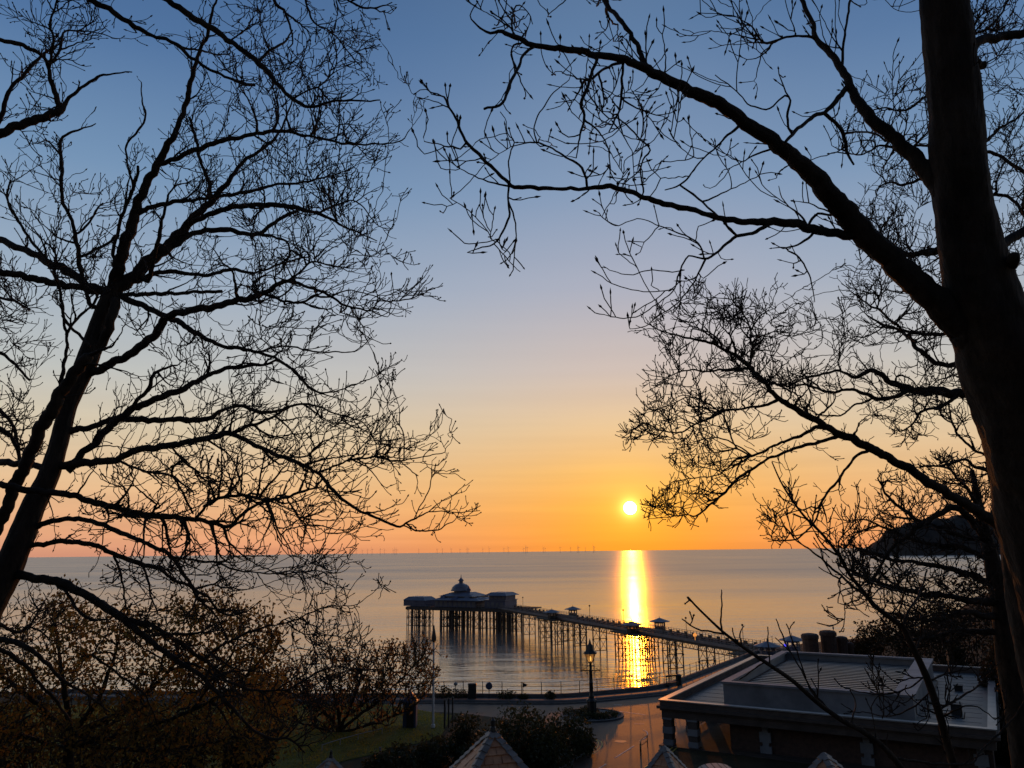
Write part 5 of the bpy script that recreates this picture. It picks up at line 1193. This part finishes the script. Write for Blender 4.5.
T2.limb(W3('777,400,3.6 766,405,3.4 755,407,3 738,409,2.8 720,412,2.6 710,418,2.4 700,422,2.2 680,432,2 660,430,1.5 648,424,1.2 642,423,1.2 632,431,1 622,437,.8'), spread=-.8)
T2.limb(W3('720,412,1.8 705,402,1.8 692,397,1.5 680,400,1.2 668,411,1'), spread=.4)
T2.limb(W3('672,433,1.6 668,420,1.5 660,413,1.3 648,408,1 640,400,.8'), spread=.3)
T2.limb(W3('838,434,4.4 820,427,4 808,432,3.6 795,437,3.4 784,442,3.2 772,447,3 755,455,2.8 745,457,2.4 735,460,2 728,468,1.8 718,475,1.5 700,477,1.2 672,482,1'), spread=.9)
T2.limb(W3('836,437,4.4 818,442,4 800,447,3.6 785,452,3.4 770,458,3.2 757,466,3 740,477,3 730,486,2.8 720,497,2.6 710,505,2.2 697,515,1.8 685,515,1.4 667,517,1.1 650,519,.8'), spread=-.9)
T2.limb(W3('752,456,2.4 742,451,2.2 736,447,2 731,437,1.8 728,425,1.5 722,414,1.2'), spread=.4)
T2.limb(W3('752,456,2 740,447,1.6 720,438,1.3 700,440,1'), spread=-.3)
T2.limb(W3('868,451,3.6 861,453,3.4 855,457,3.2 846,469,3 838,480,2.8 830,490,2.6 823,500,2.4 819,510,2.2 813,525,2.2 804,533,2 795,540,1.8 782,540,1.4 768,541,1'), spread=-.7)
T2.limb(W3('998,402,12 985,398,11 968,395,10.5 950,392,10 938,391,9.5 920,392,9 908,388,7.5 900,386,6.5 890,381,6 880,374,5 870,371,4.6 860,376,4.4 853,376,4 843,372,3.4 835,371,3 820,375,2.6 805,378,2.2 790,384,1.6 778,378,1.2'), spread=.5, snap=30)
T2.limb(W3('910,390,5.5 895,396,5 878,399,4.6 865,394,4 853,390,3.6 842,390,3.4 830,392,3 815,388,2.6 805,385,2.2 795,384,1.8 780,378,1.2'), spread=-.7)
T2.limb(W3('960,394,4 950,400,3.6 938,407,3.2 923,411,3 916,418,2.6 911,426,2 900,432,1.5'), spread=-.8)
T2.limb(W3('870,400,2.6 855,405,2.2 842,415,2 828,415,1.8 815,415,1.4'), spread=.6)
T2.limb(W3('985,256,8 965,252,7 940,252,6.4 922,254,5.6 908,254,5 897,249,4.2 888,245,3.6 880,240,3 870,228,2.2 858,220,1.5'), spread=-.4, snap=30)
T2.limb(W3('982,355,8 968,357,7 955,364,6 945,366,5.4 935,362,5 923,353,5 916,347,4.6 910,338,3.4 900,331,3 885,325,2.4 868,316,1.6'), spread=.5, snap=30)
T2.limb(W3('986,335,6 960,330,5 935,334,4.2 908,332,3.4 893,322,2.8 880,310,2.4 868,305,1.8 850,290,1.2'), spread=-.9, snap=30)
T2.limb(W3('990,470,5 975,466,4 965,460,3.4 956,462,3 945,465,2.6 930,466,2'), spread=-.4, snap=30)
T2.limb(W3('998,460,4 974,450,3 965,441,2.8 955,430,2.6 950,415,2.2 949,402,1.8'), spread=.3, snap=30)
T2.limb(W3('972,170,4 985,152,4 1000,157,4 1010,163,4 1024,172,4 1045,190,3'), spread=.7, snap=30)
T2.limb(W3('974,200,4 985,197,4 996,195,4 1008,197,4 1018,205,3.6 1024,215,3'), spread=-.5, snap=30)
T2.limb(W3('966,130,3.6 985,140,3.6 1000,128,3 1015,120,2.4 1035,100,2'), spread=.9, snap=30)
T2.limb(W3('962,80,3.2 930,95,3 905,110,2.6 885,108,2 865,112,1.5'), spread=.8, snap=30)
T2.limb(W3('966,150,3.6 925,146,3.4 900,148,3 880,146,2.4 860,155,1.8 842,150,1.2'), spread=-.7, snap=30)
T2.limb(W3('972,190,3.6 930,178,3.2 905,185,2.8 890,182,2.2 875,190,1.5'), spread=.5, snap=30)
T2.limb(W3('958,40,3 985,30,2.8 1000,15,2.2 1010,-5,1.8'), spread=.4, snap=30)
T2.grow([([(640, 335), (665, 305), (700, 290), (760, 288), (790, 300), (830, 288), (850, 300), (850, 350), (870, 395), (830, 425), (780, 400), (760, 470), (700, 520), (645, 520), (655, 490), (680, 470), (660, 440), (628, 436), (655, 400), (645, 385), (665, 360)], 2500, 13.2, 1.0),
         ([(850, 300), (850, 245), (880, 190), (930, 190), (945, 260), (945, 330), (968, 390), (973, 460), (900, 440), (860, 400)], 2300, 14, 1.1), ([(840, 150), (860, 90), (925, 80), (935, 185), (880, 190)], 480, 14, .9),
         ([(960, -5), (1030, -5), (1030, 340), (1005, 310), (992, 200), (972, 100)], 1500, 14, 1.2), ([(760, 470), (830, 440), (880, 460), (820, 530), (770, 545)], 260, 13.3, .5)], centre=(985, 430), up=.03, out=.06, levels=[(.11, 8, 19, 46, .012, .24), (.17, 4, 9, 46, .045, .25), (.13, 1, 3, 48, .12, .25)])
T2.finish('bare_tree', 'fine twigged bare tree standing behind the thick right trunk', 'tree', gbase(1075, 900, 14), tip_px=.33, bud_px=(.55, 1.7), cap=1.7, pexp=2.1, spur=.4, spur_px=4.5)

# ---- dense thicket tree low on the right
T3 = Tree(105, 3.0, 22.0)
T3.limb(W3('1030,800,24 1018,720,22 1008,660,20 1000,600,18 992,560,15 985,530,10 978,500,7 972,470,4'), part='trunk')
T3.limb(W3('1000,600,9 975,601,7 953,597,5.5 933,595,5 915,592,4.4 893,587,4 873,580,3 855,572,2.4 838,566,1.6'), spread=-1.2)
T3.limb(W3('996,585,8 970,575,6 943,567,5 920,563,4.2 893,560,3.4 870,552,2.6 850,545,1.8'), spread=1.0)
T3.limb(W3('988,545,8 970,518,6.5 955,508,6 933,517,5 918,527,4.6 908,535,4.2 897,544,3.8 888,552,3.4 880,566,3 873,582,2.4 866,600,1.6'), spread=-.7)
T3.limb(W3('985,540,6 960,535,5 940,528,4.2 918,520,4 905,511,3.6 893,502,3 886,495,2.6 883,488,2 878,478,1.5'), spread=.6)
T3.limb(W3('990,560,6 965,548,5 940,545,4.2 915,540,3.4 890,530,2.6 868,520,1.8'), spread=1.4)
T3.limb(W3('1002,615,8 985,616,6.5 968,612,6 950,616,5 930,620,4 908,618,3 885,612,2.2'), spread=-1.3)
T3.limb(W3('1004,630,7 985,632,5.5 960,630,4.6 935,637,3.6 912,640,2.6'), spread=.8)
T3.limb(W3('980,510,4 968,490,3.4 955,475,2.8 945,462,2.2'), spread=-.6)
T3.limb(W3('984,528,4 995,505,3.4 990,480,2.8 985,462,2'), spread=.8)
T3.grow([([(848, 560), (832, 535), (850, 505), (872, 478), (900, 480), (940, 455), (975, 462), (1000, 490), (1015, 600), (1000, 660), (920, 648), (880, 620), (850, 590)], 4200, 22, 1.5)], centre=(1000, 600), first=.05, levels=[(.14, 6, 15, 48, .03, .2), (.18, 3, 8, 46, .05, .22), (.11, 2, 4, 45, .08, .22)])
T3.finish('thicket_tree', 'dense tangled bare tree low before the headland', 'tree', gbase(1030, 800, 22), tip_px=.36, bud_px=(.6, 1.5), cap=1.4, spur=.45, spur_px=4)

# ---- background tree at the left edge
T4 = Tree(106, 3.6, 14.0)
T4.limb(W3('-90,900,34 -80,700,30 -70,560,26 -60,460,22 -50,380,16 -45,300,10 -40,230,6'), part='trunk')
T4.limb(W3('-58,440,10 -30,420,7 -5,425,5 10,436,4.4 18,452,4 22,470,2'), spread=-.5, snap=30)
T4.limb(W3('-52,400,8 -20,395,5 0,410,4 12,425,3.4 20,450,3'), spread=.3, snap=30)
T4.limb(W3('-48,340,6 -15,345,4 10,360,3 30,380,2'), spread=.5, snap=30)
T4.limb(W3('-46,300,5 -20,295,3.6 10,300,2.6 30,310,1.8'), spread=-.5, snap=30)
T4.limb(W3('-70,570,8 -30,600,5 0,625,4 25,630,2.6 45,600,1.8'), spread=.5, snap=30)
T4.grow([([(-40, 270), (15, 255), (35, 300), (50, 350), (62, 400), (40, 430), (15, 445), (-40, 450)], 700, 14, .9), ([(-40, 600), (20, 590), (60, 590), (55, 640), (10, 660), (-40, 660)], 160, 14, .7)], centre=(-60, 420))
T4.finish('bare_tree', 'fine bare tree behind the leaning stem at the left edge', 'tree', gbase(-90, 900, 14), tip_px=.36, bud_px=(.7, 2.0), cap=1.4, spur=.4, spur_px=5)

# ---- young saplings in front of the building
S1 = Tree(107, 4.0, 6.0)
S1.limb(W3('985,960,12 965,810,9 948,746,8 940,716,7.6 928,681,7 918,658,6.4 908,638,6 903,628,5.4 888,616,5 875,606,4.6 868,597,4 850,575,3.6 840,557,3.2 823,535,2.8 805,517,2.4 790,497,2 780,480,1.6 772,462,1.2'), part='trunk', spread=-.4)
S1.limb(W3('868,597,2.8 855,588,2.6 843,577,2.4 828,565,2.2 813,552,2 805,546,1.8 796,540,1.6 786,528,1.4 778,515,1'), spread=-.4)
S1.limb(W3('903,627,3.6 906,617,3.2 912,605,2.8 918,598,2.6 922,585,2 927,570,1.5'), spread=.5)
S1.limb(W3('905,632,2 900,612,1.8 905,590,1.5 908,570,1'), spread=-.4)
S1.limb(W3('852,574,2.6 862,578,2.4 873,583,2.2 888,588,2 903,593,1.8 925,600,1.5 943,604,1.2'), spread=.7)
S1.limb(W3('938,712,2.4 943,707,2.2 960,698,2 975,688,1.7 990,674,1.4 1000,661,1'), spread=.4)
S1.limb(W3('940,718,2 952,712,1.8 965,706,1.6 980,708,1.3 995,720,1'), spread=-.3)
S1.limb(W3('928,682,2 940,676,1.8 955,672,1.4'), spread=.3)
S1.limb(W3('915,652,2.4 922,632,2 920,615,1.6'), spread=.2)
S1.limb(W3('846,565,1.8 838,545,1.5 850,528,1.2 866,516,1'), spread=-.3)
S1.limb(W3('932,690,2 915,706,1.6 890,716,1.3 862,712,1'), spread=.3)
S1.limb(W3('925,676,2 905,690,1.7 878,694,1.4 850,690,1'), spread=-.4)
S1.grow([([(770, 480), (800, 500), (860, 520), (900, 560), (920, 600), (880, 600), (830, 610), (800, 560), (775, 530)], 120, 5.7, .3), ([(845, 680), (930, 660), (1000, 660), (1000, 735), (900, 740)], 130, 6.1, .4), ([(820, 600), (870, 600), (880, 625), (825, 625)], 26, 5.7, .2)], levels=[(.12, 4, 12, 48, .06, .16), (.16, 2, 6, 46, .09, .16), (.06, 2, 3, 45, .1, .16)])
S1.finish('sapling', 'slender bare sapling rising before the right end of the building', 'tree', gbase(985, 960, 6.0), tip_px=.5, bud_px=(.8, 3.4), cap=1.2, spur=.5, spur_px=7)
S2 = Tree(108, 4.0, 4.6)
S2.limb(W3('990,960,9 940,830,7 895,760,6 865,733,5.4 843,721,5 818,703,4.6 793,681,4.2 768,664,3.8 750,652,3.4 736,642,3 722,631,2.6 705,615,2.2 695,605,2 688,597,1.6'), part='trunk', spread=-.3)
S2.limb(W3('722,632,2 721,618,1.8 722,604,1.6 721,590,1.2'), spread=.1)
S2.limb(W3('724,634,2 712,632,1.8 700,630,1.7 690,625,1.5 682,619,1.2'), spread=-.2)
S2.limb(W3('738,643,1.6 734,636,1.5 733,628,1.2'), spread=.1)
S2.limb(W3('742,646,1.5 740,634,1.3 744,626,1'), spread=-.1)
S2.limb(W3('830,712,2.4 812,690,2 800,668,1.8 788,648,1.6 782,634,1.4 776,619,1'), spread=.4)
S2.limb(W3('806,678,1.6 798,655,1.5 793,642,1.4 786,624,1'), spread=-.2)
S2.limb(W3('790,652,1.3 783,645,1.2 775,638,1'), spread=.1)
S2.limb(W3('770,665,1.6 768,645,1.4 768,627,1'), spread=.1)
S2.limb(W3('765,662,1.8 752,670,1.6 740,680,1.2'), spread=.3)
S2.limb(W3('890,757,3 920,762,2.6 968,764,2.2 983,748,2 1005,728,1.7 1020,708,1.3 1030,690,1'), spread=.5)
S2.limb(W3('850,726,2 856,705,1.6 850,690,1.2'), spread=.2)
S2.grow([([(800, 690), (900, 690), (900, 750), (830, 720)], 30, 4.6, .2), ([(930, 740), (1020, 720), (1020, 765), (940, 768)], 24, 4.8, .2)], first=.2, levels=[(.03, 3, 8, 40, .08, .12)])
S2.finish('sapling', 'thin bare sapling arching leftward over the flat roof', 'tree', gbase(990, 960, 4.6), tip_px=.55, bud_px=(1.0, 3.6), cap=1.2, spur=.4, spur_px=7)

# ------------------------------------------------------------------ trees coming into leaf on the left
def leafy(tr, zones, name, label, base, leafmat, per, size, jit, spread_nodes=True, **kw):
    tr.grow(zones, up=kw.pop('up', .1), fine=kw.pop('fine', .34), levels=kw.pop('levels', [(.10, 3, 8, 40, .10, .14), (.12, 2, 5, 40, .12, .14)])); tr.finish(name, label, 'tree', base, bud=False, **kw)
    rng = tr.rng; P = np.vstack([tr.tipP, tr.P[tr.nfin:][rng.random(len(tr.P) - tr.nfin) < .35]]) if spread_nodes else tr.tipP
    C = np.repeat(P, per, axis=0); V, Fq = leaf_faces(C, size, rng, jit, .4)
    lf = mesh_np('leaves', V, [Fq], M[leafmat], tr.root, base); lf['kind'] = 'stuff'
    return tr
B1 = Tree(110, 3.4, 48.0)
b = gbase(65, 830, 48); yb = proj(b)[1]
B1.limb(W3('65,%d,12 66,790,11 68,760,10 70,735,9' % (yb + 4)), part='trunk', spread=0)
for s_ in ['70,738,6 50,715,5 20,690,4 -10,665,2.6 -40,640,1.5', '70,736,6 66,700,5 60,660,3.6 55,620,2', '70,735,6 95,705,5 110,670,3.6 120,635,2', '70,740,6 105,720,5 150,690,4 180,655,2.6 195,620,1.6', '70,745,6 120,735,5 180,715,4 230,690,3 265,655,1.8', '70,750,5 20,735,4 -30,720,3 -70,700,2', '80,745,4 140,750,3.6 200,745,3 260,730,2', '110,725,3.4 140,700,3 160,670,2.4 165,640,1.6', '190,712,3 215,680,2.4 235,650,1.6']: B1.limb(W3(s_))
leafy(B1, [([(-60, 650), (-20, 625), (20, 630), (60, 598), (100, 612), (125, 608), (150, 625), (180, 598), (215, 596), (240, 615), (275, 620), (288, 645), (270, 668), (290, 690), (285, 735), (270, 765), (190, 775), (40, 778), (-60, 770)], 1700, 48, 3.2)], 'leafy_tree', 'broad tree in brown spring leaf low on the left', b, 'leaf_a', 3, .14, .36, tip_px=.4, cap=2.0, spur=.4, spur_px=4)
B2 = Tree(111, 2.6, 76.0)
b = gbase(338, 745, 76); yb = proj(b)[1]
B2.limb(W3('338,%d,5 338,738,4.6 339,728,4.2' % (yb + 1)), part='trunk', spread=0)
for s_ in ['338,730,3.6 328,715,3 312,700,2.4 295,688,1.4 278,680,1', '339,728,3.6 338,708,3 333,690,2.2 325,670,1.2', '340,728,3.6 350,708,3 358,685,2.2 365,662,1.2', '341,730,3.6 358,716,3 380,700,2.4 400,680,1.6 420,660,1', '341,733,3 365,726,2.4 390,718,2 415,705,1.2', '337,733,3 318,728,2.4 298,722,1.8 280,716,1', '345,718,2.4 368,700,2 385,675,1.6 395,655,1']: B2.limb(W3(s_))
leafy(B2, [([(266, 690), (285, 672), (310, 662), (330, 655), (352, 662), (375, 650), (398, 645), (425, 648), (442, 668), (430, 690), (415, 705), (405, 725), (380, 735), (350, 728), (325, 735), (295, 738), (270, 725)], 1500, 76, 2.6)], 'leafy_tree', 'small vase shaped tree with coppery spring leaves on the lawn', b, 'leaf_b', 1, .17, .22, tip_px=.36, cap=1.2, spur=.5, spur_px=4, up=.25, fine=.2, levels=[(.16, 4, 10, 35, .16, .12), (.14, 2, 5, 38, .16, .12)])
B3 = Tree(112, 3.4, 62.0)
b = gbase(225, 790, 62); yb = proj(b)[1]
B3.limb(W3('225,%d,8 226,770,7.4 228,745,7' % (yb + 2)), part='trunk', spread=0)
for s_ in ['228,748,4 210,725,3.4 195,700,2.4 185,675,1.4', '228,746,4 232,715,3.4 235,690,2.4 240,665,1.4', '229,750,4 245,730,3.4 258,705,2.4 268,680,1.2', '228,755,3.4 250,750,3 268,745,2', '227,755,3.4 195,750,3 165,740,2']: B3.limb(W3(s_))
leafy(B3, [([(160, 690), (185, 665), (215, 660), (245, 650), (268, 655), (280, 680), (282, 720), (270, 765), (160, 770)], 560, 62, 2.6)], 'leafy_tree', 'dark brown leafing tree between the broad tree and the copper tree', b, 'leaf_a', 2, .18, .34, tip_px=.38, cap=1.6, spur=.4, spur_px=4)
